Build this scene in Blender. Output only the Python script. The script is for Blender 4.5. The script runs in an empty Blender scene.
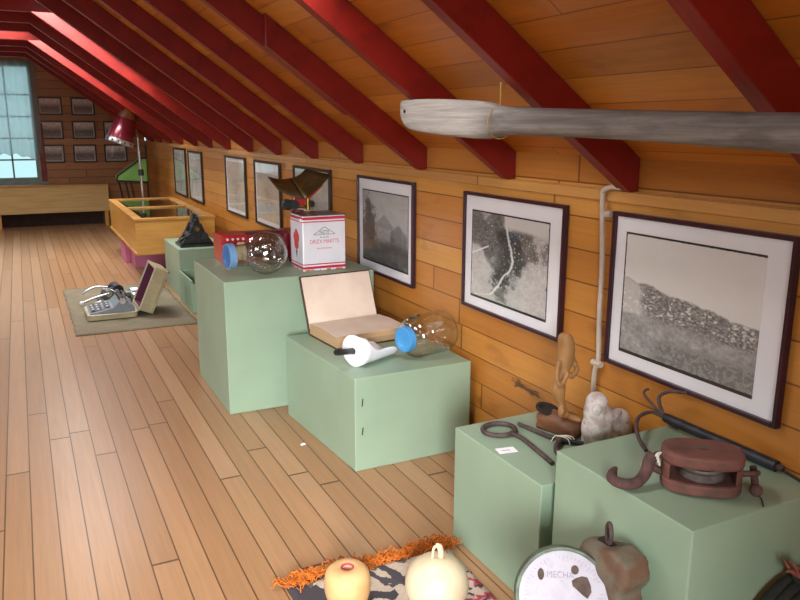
import bpy, bmesh, math, random
from mathutils import Matrix, Vector
random.seed(7)
PI = math.pi
scn = bpy.context.scene
COL = scn.collection

# ------------------------------------------------------------------ materials
def lin(h):
    h = h.lstrip('#'); out = []
    for i in (0, 2, 4):
        c = int(h[i:i+2], 16)/255
        out.append(c/12.92 if c <= .04045 else ((c+.055)/1.055)**2.4)
    return (*out, 1)

class S:
    """socket wrapper with arithmetic"""
    def __init__(s, nt, sock): s.nt, s.k = nt, sock
    def m(s, op, b=None, c=None, clamp=False):
        n = s.nt.nodes.new('ShaderNodeMath'); n.operation = op; n.use_clamp = clamp
        for i, v in enumerate((s, b, c)):
            if v is None: continue
            if isinstance(v, S): s.nt.links.new(v.k, n.inputs[i])
            else: n.inputs[i].default_value = v
        return S(s.nt, n.outputs[0])
    def __add__(s, o): return s.m('ADD', o)
    def __radd__(s, o): return s.m('ADD', o)
    def __sub__(s, o): return s.m('SUBTRACT', o)
    def __rsub__(s, o): return (s*-1)+o
    def __mul__(s, o): return s.m('MULTIPLY', o)
    def __rmul__(s, o): return s.m('MULTIPLY', o)
    def __truediv__(s, o): return s.m('DIVIDE', o)
    def gt(s, o): return s.m('GREATER_THAN', o)
    def lt(s, o): return s.m('LESS_THAN', o)
    def floor(s): return s.m('FLOOR')
    def frac(s): return s.m('FRACT')
    def abs(s): return s.m('ABSOLUTE')
    def mx(s, o): return s.m('MAXIMUM', o)
    def mn(s, o): return s.m('MINIMUM', o)
    def clamp(s): return s.m('ADD', 0.0, clamp=True)
    def step(s, a, b):
        n = s.nt.nodes.new('ShaderNodeMapRange'); n.interpolation_type = 'SMOOTHSTEP'
        s.nt.links.new(s.k, n.inputs[0]); n.inputs[1].default_value = a; n.inputs[2].default_value = b
        return S(s.nt, n.outputs[0])

class MT:
    def __init__(s, name):
        s.mat = bpy.data.materials.new(name); s.mat.use_nodes = True
        s.nt = s.mat.node_tree; s.bsdf = s.nt.nodes['Principled BSDF']; s.out = s.nt.nodes['Material Output']
    def new(s, t): return s.nt.nodes.new(t)
    def link(s, a, b): s.nt.links.new(a.k if isinstance(a, S) else a, b)
    def coord(s, kind='Object'):
        n = s.new('ShaderNodeTexCoord'); x = s.new('ShaderNodeSeparateXYZ'); s.link(n.outputs[kind], x.inputs[0])
        return [S(s.nt, x.outputs[i]) for i in range(3)]
    def vec(s, x, y, z=0.0):
        n = s.new('ShaderNodeCombineXYZ')
        for i, v in enumerate((x, y, z)):
            if isinstance(v, S): s.link(v, n.inputs[i])
            else: n.inputs[i].default_value = v
        return S(s.nt, n.outputs[0])
    def noise(s, v, scale=5, detail=3, rough=.55, dist=0):
        n = s.new('ShaderNodeTexNoise'); n.inputs['Scale'].default_value = scale; n.inputs['Detail'].default_value = detail
        n.inputs['Roughness'].default_value = rough; n.inputs['Distortion'].default_value = dist
        if v is not None: s.link(v, n.inputs['Vector'])
        return S(s.nt, n.outputs[0])
    def white(s, v):
        n = s.new('ShaderNodeTexWhiteNoise'); n.noise_dimensions = '3D'; s.link(v, n.inputs['Vector']); return S(s.nt, n.outputs['Value'])
    def voro(s, v, scale, feature='F1', out='Distance'):
        n = s.new('ShaderNodeTexVoronoi'); n.feature = feature; n.inputs['Scale'].default_value = scale; s.link(v, n.inputs['Vector'])
        return S(s.nt, n.outputs[out])
    def mix(s, f, a, b, blend='MIX'):
        n = s.new('ShaderNodeMix'); n.data_type = 'RGBA'; n.blend_type = blend
        for v, i in ((f, 0), (a, 6), (b, 7)):
            if isinstance(v, S): s.link(v, n.inputs[i])
            elif isinstance(v, str): n.inputs[i].default_value = lin(v)
            else: n.inputs[i].default_value = v
        return S(s.nt, n.outputs[2])
    def grey(s, v, tint=(1, 1, 1)):
        return s.vec(v*tint[0], v*tint[1], v*tint[2])
    def done(s, col=None, rough=.5, metal=0, bump=None, bdist=.002, bstr=.5, coat=0, spec=.5):
        b = s.bsdf
        if isinstance(col, S): s.link(col, b.inputs['Base Color'])
        elif col: b.inputs['Base Color'].default_value = lin(col)
        if isinstance(rough, S): s.link(rough, b.inputs['Roughness'])
        else: b.inputs['Roughness'].default_value = rough
        b.inputs['Metallic'].default_value = metal
        b.inputs['Coat Weight'].default_value = coat; b.inputs['Coat Roughness'].default_value = .12
        b.inputs['Specular IOR Level'].default_value = spec
        if bump is not None:
            n = s.new('ShaderNodeBump'); n.inputs['Strength'].default_value = bstr; n.inputs['Distance'].default_value = bdist
            s.link(bump, n.inputs['Height']); s.link(n.outputs[0], b.inputs['Normal'])
        return s.mat

def simple(name, c1, c2=None, scale=20, rough=.5, metal=0, lo=.35, hi=.65, bstr=0, coat=0, detail=4, stretch=None, spec=.5):
    t = MT(name); x, y, z = t.coord()
    v = t.vec(x*stretch[0], y*stretch[1], z*stretch[2]) if stretch else t.vec(x, y, z)
    n = t.noise(v, scale, detail)
    col = t.mix(n.step(lo, hi), c1, c2 or c1)
    return t.done(col, rough, metal, n if bstr else None, .004, bstr, coat, spec)

def planks(name, ax_len, ax_w, width, length, cols, gap, rough=.4, coat=0, grain=.5, gapw=.03, knots=False, stain=None, off=0.0, spec=.5, endgap=.004):
    t = MT(name); co = t.coord(); u, w = co[ax_len], co[ax_w]
    wr = (w+off)/width; row = wr.floor(); fw = wr.frac()
    r1 = t.white(t.vec(row, 3.7, 1.3))
    us = u/length+r1*7.13; seg = us.floor(); fu = us.frac()
    r2 = t.white(t.vec(row, seg, 5.1)); r3 = t.white(t.vec(row, seg, 9.9))
    c = t.mix(r2, cols[0], cols[1]); c = t.mix(r3.step(.55, 1.0), c, cols[2])
    g = t.noise(t.vec(u*1.3+r2*40, w*38, row*3.1), 1.6, 5, .62, .6)
    fine = t.noise(t.vec(u*6+r3*20, w*260, row), 1.0, 3)
    gg = (g-.5)*grain+(fine-.5)*grain*.5+1.0
    c = t.mix(1.0, c, t.grey(gg), 'MULTIPLY')
    if knots:
        kv = t.voro(t.vec(u*1.5+r2*9, w*4.5, 0.0), 1.0)
        c = t.mix((1-kv.step(.05, .16))*.6, c, cols[3])
        blot = t.noise(t.vec(u*2.0, w*5.0, 7.0), 1.6, 4)
        c = t.mix(blot.step(.56, .78)*.5, c, cols[3])
    if stain:
        s0, s1, sz0, sz1, sc = stain
        a = ((u-s0)/s1); b = ((w-sz0)/sz1)
        d = a*a+b*b+(t.noise(t.vec(u*9, w*26, 1.0), 1.5, 4)-.5)*2.6
        c = t.mix((1-d.step(.1, .5))*.85, c, sc)
    gapm = (fw.lt(gapw)+fw.gt(1-gapw)).mx(fu.lt(endgap)).clamp()
    c = t.mix(gapm*.8, c, gap)
    return t.done(c, rough, 0, (1-gapm)+fine*.08, .003, .6, coat, spec)

M = {}
M['floor'] = planks('floor_boards', 1, 0, .09, 2.9, ['#a17b58', '#977250', '#a88463'], '#3a2513', .32, 0, .42, .026, spec=.45)
M['wall'] = planks('varnished_wall_boards', 1, 2, .118, 2.3, ['#bf8038', '#b1722f', '#cb9148', '#84491d'], '#5c3312', .33, .1, .42, .022, True, (2.41, .19, .408, .030, '#2c1608'), .035)
M['farwall'] = planks('brown_gable_boards', 0, 2, .118, 2.3, ['#a2703f', '#926338', '#ad7e4c', '#6a3c1e'], '#3a1e0c', .4, .05, .42, .03, True)
M['roof'] = planks('amber_roof_boards', 1, 0, .098, 3.4, ['#c27724', '#b36a1e', '#cc8430', '#7c4116'], '#5e300f', .4, .1, .55, .014, True, endgap=.0015)
M['trim'] = planks('ledge_board', 1, 2, .3, 2.2, ['#c08c4b', '#b27d40', '#c9995c', '#8a4a1a'], '#5a3214', .35, .1, .4, .0, False)
M['outer'] = simple('plain_boarding', '#8b5a2b', '#6f4420', 6, .6)
def red_paint():
    t = MT('red_rafter_paint'); x, y, z = t.coord()
    g = t.noise(t.vec(x*3, y*40, z*3), 2, 5, .6, .5); k = t.noise(t.vec(x, y*3, z), 5, 4)
    c = t.mix(g.step(.3, .7), '#74150e', '#851c12'); c = t.mix(k.step(.55, .75)*.6, c, '#440c08')
    return t.done(c, .42, 0, g, .002, .3, .0, .35)
M['red'] = red_paint()
M['green'] = simple('sage_green_paint', '#8da48c', '#869c85', 3, .42, 0, .3, .7)
M['green_in'] = simple('sage_green_paint_lower', '#86a488', '#7f9b81', 3, .45)
M['pink'] = simple('pink_paint', '#c0708f', '#b56684', 4, .6)
M['case_wood'] = simple('honey_case_wood', '#c8954a', '#b5823c', 2, .3, 0, .3, .7, stretch=(1, 1, 14), coat=.15)
M['case_top'] = simple('honey_case_rim', '#bd8c4a', '#a9793b', 2, .35, stretch=(2, 2, 8))
M['bench'] = simple('pale_bench_wood', '#c9ab70', '#ba9c62', 2, .4, stretch=(1, 1, 16))
M['frame'] = simple('dark_plum_frame', '#3c1826', '#2c1220', 20, .3)
M['frame_brown'] = simple('dark_brown_frame', '#2e1a10', '#23140c', 20, .4)
M['mat'] = simple('white_picture_mat', '#f0f0f4', '#eaeaef', 4, .7)
M['mat_old'] = simple('pale_grey_mat', '#c9cdc8', '#bfc4be', 4, .7)
M['rust'] = simple('rusty_iron', '#664541', '#43332f', 26, .8, .15, .35, .7, .6)
M['rust_red'] = simple('rust_red_wood_paint', '#73483e', '#52372e', 14, .75, 0, .35, .7, .5, stretch=(1, 1, 1))
M['iron'] = simple('brown_forged_iron', '#5d4c48', '#453836', 40, .7, .3, bstr=.4)
M['dark_iron'] = simple('dark_grey_iron', '#34353b', '#25262b', 30, .5, .4, bstr=.2)
M['black_cast'] = simple('black_cast_iron', '#1d2223', '#2d3331', 30, .38, .3)
M['grey_sheave'] = simple('worn_sheave', '#6d645f', '#4f4845', 30, .6, .2)
M['chrome'] = simple('chrome', '#c6c9cc', '#b3b6ba', 10, .28, 1)
M['steel'] = simple('dull_steel', '#8d9498', '#6d7479', 30, .3, .9)
M['brass'] = simple('brass', '#b08a3c', None, 10, .3, 1)
M['enamel'] = simple('white_enamel', '#e9eaee', '#e2e4ea', 10, .12, coat=.5)
M['black_plastic'] = simple('black_handle', '#15161a', '#1d1e22', 20, .4)
M['blue_lid'] = simple('blue_plastic_lid', '#2a6fae', '#2565a2', 12, .35)
M['sky_lid'] = simple('sky_blue_plastic_lid', '#4793cc', '#3f8ac4', 12, .35)
M['blue_edge'] = simple('pale_blue_lid_rim', '#6f98c4', '#668fba', 12, .35)
M['cream_lid'] = simple('cream_lid', '#cfc4a2', '#bfb490', 12, .4)
M['page'] = simple('yellowed_page', '#dacabb', '#d0beae', 6, .8, 0, .35, .65)
def page_edges():
    t = MT('page_edges'); x, y, z = t.coord()
    n = t.noise(t.vec(x*4, y*4, z*500), 1.0, 3); return t.done(t.mix(n.step(.35, .65), '#b99c78', '#a3855f'), .85)
M['page_edge'] = page_edges()
M['leather'] = simple('brown_leather_cover', '#4d3526', '#3a2619', 30, .6)
M['red_box'] = simple('bright_red_lacquer', '#b81e26', '#a51a24', 8, .3, coat=.3)
M['maroon'] = simple('maroon_bellows', '#8c2432', '#7a1f2c', 8, .4)
M['olive'] = simple('olive_brown_metal', '#5a4a2a', '#483a20', 14, .38, .35)
M['float_wood'] = simple('tan_cork', '#cfa772', '#bd9560', 9, .7, 0, .35, .65, .1)
M['pink_core'] = simple('pink_core', '#b23a5a', '#a03050', 12, .7)
M['gourd'] = simple('cream_rind', '#d2c3a4', '#c3b191', 7, .42, 0, .3, .7, .05)
M['orange'] = simple('orange_wool', '#c9701f', '#a8560f', 60, .9)
M['sack'] = None
M['case_beige'] = simple('beige_case_metal', '#a79e7c', '#968d6c', 8, .45)
M['case_trim'] = simple('pale_case_rim', '#cfcab4', '#c2bda6', 8, .3, .4)
M['lining'] = simple('wine_lining', '#5d1426', '#4b1a3c', 9, .8)
M['tw_grey'] = simple('blue_grey_machine_paint', '#7c858e', '#727b85', 10, .4)
M['rubber'] = simple('black_rubber', '#16181a', '#202325', 20, .6)
M['key'] = simple('grey_keys', '#3a3f44', '#2e3236', 20, .5)
M['key_gap'] = simple('pale_key_rows', '#b9bcb8', '#a5a8a4', 20, .5)
M['paper'] = simple('white_paper', '#f0eff2', '#e8e7ea', 10, .8)
M['string'] = simple('white_string', '#e4dfcf', '#d2ccb8', 10, .9)
M['cordy'] = simple('yellowish_cord', '#b99a45', '#a08236', 30, .9)
M['pipe'] = simple('grey_white_pipe', '#c3b4a4', '#b3a494', 14, .5)
M['hood'] = simple('wine_red_hood_enamel', '#7d2434', '#6e1e2e', 6, .25, .3, coat=.5)
M['apple'] = simple('apple_green_panel', '#7cb860', '#6fa955', 5, .5)
M['winframe'] = simple('grey_green_window_paint', '#7f968f', '#748a83', 10, .5)
M['redtrim'] = simple('red_window_casing', '#7d2a20', '#6b2119', 10, .5)
M['figure_wood'] = simple('light_carved_wood', '#9c7142', '#845c33', 4, .6, 0, .3, .7, .25, stretch=(6, 6, 1))
M['clog_wood'] = simple('brown_clog_wood', '#7a4f31', '#5a3722', 6, .6, 0, .35, .65, .3, stretch=(5, 1, 5))
M['dark_in'] = simple('dark_hollow', '#241812', '#1b120d', 10, .9)
M['shelf_dark'] = simple('dark_brown_wood', '#3b2415', '#2c1a0f', 10, .6)
M['rope'] = simple('dark_coil_colour', '#2b2b25', '#1f201b', 60, .9, bstr=.5)
M['fray'] = simple('dusty_red_rope_strands', '#9a5a4c', '#84463c', 40, .9)

def statue_mat():
    t = MT('mottled_white_stone'); x, y, z = t.coord(); v = t.vec(x, y, z)
    a = t.noise(v, 28, 5); b = t.noise(v, 75, 3)
    c = t.mix(a.step(.4, .62), '#c4bdb9', '#a3948b'); c = t.mix(b.step(.6, .72)*.8, c, '#7b685e')
    return t.done(c, .7, 0, a, .006, .5)
M['stone'] = statue_mat()
def oar_mat():
    t = MT('weathered_grey_wood'); x, y, z = t.coord()
    g = t.noise(t.vec(x*25, y*1.6, z*45), 1.6, 6, .65, .4); b = t.noise(t.vec(x*4, y*3, z*10), 2, 4)
    c = t.mix(g.step(.3, .7), '#6b6662', '#8f8a85'); c = t.mix(b.step(.5, .7)*.6, c, '#55504c')
    pale = y.step(-.05, .2)
    c = t.mix(pale*.75, c, t.mix(g.step(.3, .7), '#98938c', '#bcb7b0'))
    return t.done(c, .8, 0, g, .006, .6)
M['oar'] = oar_mat()
def sack_mat():
    t = MT('grey_burlap'); x, y, z = t.coord()
    w = t.noise(t.vec(x*160, y*25, 0.0), 1, 3); w2 = t.noise(t.vec(x*25, y*160, 2.0), 1, 3); b = t.noise(t.vec(x, y, 0.0), 4, 3)
    c = t.mix((w*.5+w2*.5).step(.35, .65), '#6c6450', '#7f7660'); c = t.mix(b.step(.45, .7)*.5, c, '#8c7f67')
    return t.done(c, .95, 0, w+w2, .003, .6)
M['sack'] = sack_mat()
def kilim_mat():
    t = MT('woven_rug_pattern'); x, y, z = t.coord()
    j = (t.noise(t.vec(x, y, 0.0), 26, 2)-.5)*.05
    zz = ((x*9).frac()-.5).abs()*.07
    d = y+zz+j
    weave = t.noise(t.vec(x*40, y*220, 1.0), 1, 2)
    c = t.mix(weave.step(.3, .7), '#a69684', '#b8a998')
    # dark corner on the left and dark bands
    c = t.mix((x+j*1.5+(y+.12).abs()*.9).lt(-.135), c, '#39343a')
    band = (d+.155).abs().lt(.022)
    c = t.mix(band*(x.lt(.02)), c, '#39343a')
    band2 = ((y*.6+x*.9+zz*.8+j)+.03).abs().lt(.016)
    c = t.mix(band2*x.gt(-.40)*x.lt(.1)*y.lt(-.03), c, '#433d42')
    red = (x-.07+j+(y+.13)*.35).gt(0.0)*(y+j).lt(-.10)
    mott = t.noise(t.vec(x, y, 3.0), 30, 2)
    rc = t.mix(mott.step(.44, .5), '#a83a48', '#b5a293'); rc = t.mix(t.noise(t.vec(x, y, 8.0), 45, 1).step(.6, .64), rc, '#3d383c')
    c = t.mix(red, c, rc)
    edge = ((x-.07+j+(y+.13)*.35).abs().lt(.018))*(y.lt(-.02))
    c = t.mix(edge, c, '#3d383c')
    c = t.mix((d+.004).gt(0.0), c, '#5b5148')
    c = t.mix((d+.52).abs().lt(.05), c, '#3d383c')
    return t.done(c, .95, 0, weave, .004, .6)
M['kilim'] = kilim_mat()
def glass_mat(name, tint, refl=1.0, edge=.35, rough=.03):
    t = MT(name); nt = t.nt
    lw = t.new('ShaderNodeLayerWeight'); lw.inputs['Blend'].default_value = .35
    lw2 = t.new('ShaderNodeLayerWeight'); lw2.inputs['Blend'].default_value = .5
    f1 = S(nt, lw2.outputs['Facing']); fr = f1*f1*f1*f1*f1*.9+.035
    tr = t.new('ShaderNodeBsdfTransparent'); gl = t.new('ShaderNodeBsdfGlossy'); gl.inputs['Roughness'].default_value = rough
    fac = S(nt, lw.outputs['Facing'])
    col = t.mix(fac.step(.35, 1.0)*edge*2, tuple(list(tint)+[1]), (.55, .60, .56, 1))
    t.link(col, tr.inputs['Color'])
    mx = t.new('ShaderNodeMixShader'); t.link((fr*refl).clamp(), mx.inputs[0])
    t.link(tr.outputs[0], mx.inputs[1]); t.link(gl.outputs[0], mx.inputs[2]); t.link(mx.outputs[0], t.out.inputs['Surface'])
    return t.mat
M['jar_glass'] = glass_mat('clear_jar_glass', (.985, .995, .99), 2.4)
M['pane'] = glass_mat('picture_glass', (.985, .985, .985), .8, 0)
M['winpane'] = glass_mat('window_glass', (.85, .95, .95), .8, 0)
M['casepane'] = glass_mat('case_glass', (.86, .9, .9), 1.3, 0)
def curtain_mat():
    t = MT('sheer_curtain'); tr = t.new('ShaderNodeBsdfTransparent'); df = t.new('ShaderNodeBsdfTranslucent'); d2 = t.new('ShaderNodeBsdfDiffuse')
    df.inputs['Color'].default_value = lin('#dfe6ea'); d2.inputs['Color'].default_value = lin('#dfe6ea')
    a = t.new('ShaderNodeMixShader'); b = t.new('ShaderNodeMixShader'); a.inputs[0].default_value = .25; b.inputs[0].default_value = .48
    t.link(df.outputs[0], a.inputs[1]); t.link(d2.outputs[0], a.inputs[2]); t.link(tr.outputs[0], b.inputs[1]); t.link(a.outputs[0], b.inputs[2])
    t.link(b.outputs[0], t.out.inputs['Surface']); return t.mat
M['curtain'] = curtain_mat()

# prints: old photographs, drawn with nodes over the print's own width (u) and height (v)
def print_mat(kind, axis, seed=0.0):
    t = MT('print_'+kind+str(seed)); g = t.coord('Generated')
    u = (1-g[1]) if axis == 'right' else g[0]; v = g[2]
    P = t.vec(u, v, seed); tint = (1, .98, .95); n = t.noise(P, 7, 5, .6); f = t.noise(P, 28, 4, .7)
    soft = lambda v_, a, w_=.04: v_.step(a-w_, a+w_)
    if kind == 'village':
        sky = .90-v*.04+(n-.5)*.06
        ridge = .63-(u*.15)+(t.noise(t.vec(u*2.2, 1.0, 0.0), 3, 3)-.5)*.10
        hill = 1-soft(v-ridge, 0.0, .012)
        land = .50+(f-.5)*.7+(n-.5)*.5
        f3 = t.noise(t.vec(u*1.2, v*1.6, 4.0), 42, 2, .6); land = land+(f3-.5)*1.1*soft(n, .40, .10)+.04-soft(n*.6+f*.4, .52, .06)*.14
        bay = (1-soft(u+v*.25+(n-.5)*.3, .30, .05))*soft(v, .33, .03)
        hs = t.vec(u*30+n*3, v*36+n*3, 0.0)
        houses = (1-t.voro(hs, 1.0).step(.25, .45))*soft(f, .42, .05)*soft(n, .42, .06)*soft(v, .36)*(1-soft(v, .57))
        field = 1-soft(v+(u-.3).abs()*.05+(n-.5)*.06, .35, .02)
        val = sky+(land-sky)*hill
        val = val+(.76+(f-.5)*.2-val)*bay*hill
        val = val+(.90-val)*houses*hill*.8
        val = val+((.60+(f-.5)*.35+(n-.5)*.5)-val)*field
        bush = soft(f*.6+n*.4, .50, .05)*(1-soft(v, .20))*soft(u, .3)
        val = val-bush*.22
    elif kind == 'aerial':
        fields = .74+(n-.5)*.3+(f-.5)*.2
        big = t.noise(t.vec(u, v, 11.0), 3.2, 3)
        left_field = (1-soft(u+(v-.35).abs()*.8+(n-.5)*.2, .34, .03))*(1-soft(v, .62))
        dark = soft(n*.45+big*.55+f*.15-(v-.60).abs()*.35-soft(u-v*.1, .72, .15)*.12+soft(v, .55, .1)*.05, .45, .05)*(1-left_field)
        val = fields+((.38+(f-.5)*.8)-fields)*dark
        ramp = t.new('ShaderNodeFloatCurve'); cv = ramp.mapping.curves[0]
        pts = [(0, .0), (.04, .08), (.09, .28), (.2, .38), (.33, .46), (.45, .56), (.6, .56), (.75, .51), (1, .47)]
        cv.points[0].location = pts[0]; cv.points[-1].location = pts[-1]
        for p in pts[1:-1]: cv.points.new(*p)
        ramp.mapping.update(); t.link(v, ramp.inputs['Value'])
        uc = S(t.nt, ramp.outputs[0])
        trees = (1-soft((u-uc).abs()+(n-.5)*.2, .15, .05))*soft(f, .47, .05)*soft(v, .2)*(1-soft(v, .82))
        val = val-trees*.26
        road = 1-soft((u-uc+(n-.5)*.05).abs(), .014, .008)
        val = val+(.93-val)*road*.9
        houses = (1-t.voro(t.vec(u*30, v*30, 0.0), 1.0).step(.15, .32))*soft(u, .45)*soft(v, .42)*(1-soft(v, .8))*soft(f, .44)
        val = val+(.88-val)*houses
        sky = soft(v+u*.05, .88, .03)*soft(u, .45)
        val = val+(.80-val)*sky
        river = (1-soft((v-.50-u*.5).abs(), .010, .005))*u.lt(.25)
        val = val+(.9-val)*river
    elif kind == 'houses':
        val = .68+(n-.5)*.2
        tree = soft(n+f*.25+.12-(u-.16).abs()*1.6-(v-.45).abs()*.6, .44, .08)
        val = val-tree*.34
        roof1 = (1-soft(v+(u-.50).abs()*.75, .70, .02))*soft(v, .3)*(1-soft((u-.50).abs(), .19, .02))
        val = val+(.50+(f-.5)*.5-val)*roof1*.8
        wall1 = (1-soft(v, .52, .02))*soft(v, .28)*(1-soft((u-.50).abs(), .15, .02)); val = val+(.66+(f-.5)*.8-val)*wall1*.8
        roof2 = (1-soft(v+(u-.8).abs()*.7, .60, .02))*soft(v, .25)*(1-soft((u-.8).abs(), .17, .02)); val = val+(.44+(f-.5)*.5-val)*roof2*.8
        ground = 1-soft(v+(n-.5)*.25, .32, .06); val = val+(.36+(f-.5)*.9-val)*ground
        val = val-soft(f*.6+n*.4, .53, .05)*(1-soft(v, .45, .1))*.15
    elif kind in ('sepia', 'green', 'pale'):
        val = .72+(n-.5)*.35
        tint = {'sepia': (1.05, .95, .80), 'green': (.86, .95, .84), 'pale': (.97, .98, .92)}[kind]
        blob = (n*.7+f*.3-((u-.5)*(u-.5)+(v-.45)*(v-.45))*.9).step(.40, .60); val = val-blob*.22
    else:
        val = .66+(n-.5)*.9+(v-.5)*.35
        dk = (f*.5+n*.5-(v-.4).abs()*.5).step(.34, .5); val = val-dk*.25
        tint = (1, .96, .94)
    val = val.mx(.03)
    c = t.grey(val*val, tint)
    if kind in ('village', 'aerial', 'houses'):
        rag = (t.noise(t.vec(u*50, v*50, 2.0), 1, 2)-.5)*.012
        e = (u-.010+rag).lt(.0)+(v-.028+rag).lt(.0)+(v-.984+rag).gt(0.0)
        if kind != 'village': e = e+(u-.992+rag).gt(0.0)
        c = t.mix(e.clamp(), c, '#18171a')
    return t.done(c, .65)

# ------------------------------------------------------------------ mesh helpers
class MB:
    def __init__(s): s.bm = bmesh.new()
    def _add(s, vs, fs, Mx=None, mi=0):
        v = [s.bm.verts.new(Mx @ Vector(p) if Mx else Vector(p)) for p in vs]
        for f in fs:
            try:
                fc = s.bm.faces.new([v[i] for i in f]); fc.material_index = mi
            except ValueError: pass
        return s
    def box(s, c, d, Mx=None, mi=0):
        x, y, z = c; a, b, e = d[0]/2, d[1]/2, d[2]/2
        vs = [(x+i*a, y+j*b, z+k*e) for i in (-1, 1) for j in (-1, 1) for k in (-1, 1)]
        return s._add(vs, [(0, 1, 3, 2), (4, 6, 7, 5), (0, 4, 5, 1), (2, 3, 7, 6), (0, 2, 6, 4), (1, 5, 7, 3)], Mx, mi)
    def mm(s, a, b, Mx=None, mi=0):
        return s.box([(p+q)/2 for p, q in zip(a, b)], [abs(q-p) for p, q in zip(a, b)], Mx, mi)
    def prism(s, poly, axis, a, b, Mx=None, mi=0):
        """poly in the other two axes, extruded along axis from a to b"""
        def P(p, h):
            return {'x': (h, p[0], p[1]), 'y': (p[0], h, p[1]), 'z': (p[0], p[1], h)}[axis]
        n = len(poly); vs = [P(p, a) for p in poly]+[P(p, b) for p in poly]
        fs = [tuple(range(n)), tuple(range(2*n-1, n-1, -1))]+[(i, (i+1) % n, n+(i+1) % n, n+i) for i in range(n)]
        return s._add(vs, fs, Mx, mi)
    def tube(s, pts, r, seg=10, closed=False, Mx=None, mi=0, cap=True):
        pts = [Vector(p) for p in pts]; n = len(pts)
        rs = r if isinstance(r, (list, tuple)) else [r]*n
        rings = []; up = None
        for i, p in enumerate(pts):
            a = pts[(i-1) % n] if (closed or i) else p; b = pts[(i+1) % n] if (closed or i < n-1) else p
            t = (b-a).normalized()
            if up is None: up = t.orthogonal().normalized()
            up = (up-t*up.dot(t)).normalized(); sd = t.cross(up)
            rings.append([p+(up*math.cos(2*PI*k/seg)+sd*math.sin(2*PI*k/seg))*rs[i] for k in range(seg)])
        vs = [v for rg in rings for v in rg]; fs = []
        for i in range(n if closed else n-1):
            j = (i+1) % n
            fs += [(i*seg+k, i*seg+(k+1) % seg, j*seg+(k+1) % seg, j*seg+k) for k in range(seg)]
        if cap and not closed: fs += [tuple(range(seg-1, -1, -1)), tuple(range((n-1)*seg, n*seg))]
        return s._add(vs, fs, Mx, mi)
    def lathe(s, prof, seg=32, Mx=None, mi=0, a0=0, a1=2*PI):
        full = abs(a1-a0-2*PI) < 1e-6; m = seg if full else seg+1; vs = []; idx = []
        for r, z in prof:
            if r < 1e-6: idx.append([len(vs)]*m); vs.append((0, 0, z)); continue
            idx.append(list(range(len(vs), len(vs)+m)))
            vs += [(r*math.cos(a0+(a1-a0)*k/seg), r*math.sin(a0+(a1-a0)*k/seg), z) for k in range(m)]
        fs = []
        for i in range(len(prof)-1):
            A, B = idx[i], idx[i+1]
            for k in range(seg):
                q = [A[k], A[(k+1) % m], B[(k+1) % m], B[k]]
                q = [x for n_, x in enumerate(q) if x not in q[:n_]]
                if len(q) > 2: fs.append(tuple(q))
        return s._add(vs, fs, Mx, mi)
    def ball(s, c, r, Mx=None, mi=0, seg=20, rings=12):
        r = r if isinstance(r, (list, tuple)) else (r, r, r)
        T = (Mx or Matrix())@Matrix.Translation(c)@Matrix.Diagonal((*r, 1))
        return s.lathe([(math.sin(PI*i/rings), -math.cos(PI*i/rings)) for i in range(rings+1)], seg, T, mi)
    def build(s, name, mats, parent=None, bevel=0, smooth=None, remesh=0, sub=0, kind=None, solid=0, jitter=0):
        bmesh.ops.recalc_face_normals(s.bm, faces=s.bm.faces[:])
        if jitter:
            for v in s.bm.verts: v.co += Vector((random.uniform(-1, 1), random.uniform(-1, 1), random.uniform(-1, 1)))*jitter
        me = bpy.data.meshes.new(name); s.bm.to_mesh(me); s.bm.free()
        mats = mats if isinstance(mats, (list, tuple)) else [mats]
        for m in mats: me.materials.append(M[m] if isinstance(m, str) else m)
        o = bpy.data.objects.new(name, me); COL.objects.link(o)
        if parent: o.parent = parent
        if solid:
            md = o.modifiers.new('s', 'SOLIDIFY'); md.thickness = solid; md.offset = 0
        if remesh:
            md = o.modifiers.new('r', 'REMESH'); md.mode = 'VOXEL'; md.voxel_size = remesh; md.use_smooth_shade = True
            md = o.modifiers.new('m', 'SMOOTH'); md.iterations = 4; md.factor = .5
        if bevel:
            md = o.modifiers.new('b', 'BEVEL'); md.width = bevel; md.segments = 2; md.limit_method = 'ANGLE'; md.angle_limit = .6
        if sub:
            md = o.modifiers.new('u', 'SUBSURF'); md.levels = sub; md.render_levels = sub
        if smooth is not None:
            for p in me.polygons: p.use_smooth = True
            me.set_sharp_from_angle(angle=smooth)
        if kind: o['kind'] = kind
        return o

def tag(o, label, cat, group=None, kind=None):
    o['label'] = label; o['category'] = cat
    if group: o['group'] = group
    if kind: o['kind'] = kind
    return o
def thing(name, label, cat, loc, rz=0, group=None):
    o = bpy.data.objects.new(name, None); COL.objects.link(o); o.empty_display_size = .05
    o.location = loc; o.rotation_euler = (0, 0, rz)
    return tag(o, label, cat, group)
def T(x, y, z): return Matrix.Translation((x, y, z))
def R(a, ax): return Matrix.Rotation(a, 4, ax)
def axis_to(d, loc=(0, 0, 0)):
    """matrix whose local +Z runs along d"""
    d = Vector(d).normalized(); return Matrix.Translation(loc)@d.to_track_quat('Z', 'Y').to_matrix().to_4x4()
def smooth_path(pts, n=8, closed=False):
    P = [Vector(p) for p in pts]; out = []; m = len(P)
    for i in range(m if closed else m-1):
        g = lambda k: P[k % m] if closed else P[min(max(k, 0), m-1)]
        a, b, c, d = g(i-1), g(i), g(i+1), g(i+2)
        for k in range(n):
            t = k/n
            out.append(.5*((2*b)+(c-a)*t+(2*a-5*b+4*c-d)*t*t+(3*b-a-3*c+d)*t**3))
    if not closed: out.append(P[-1])
    return out
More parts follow.
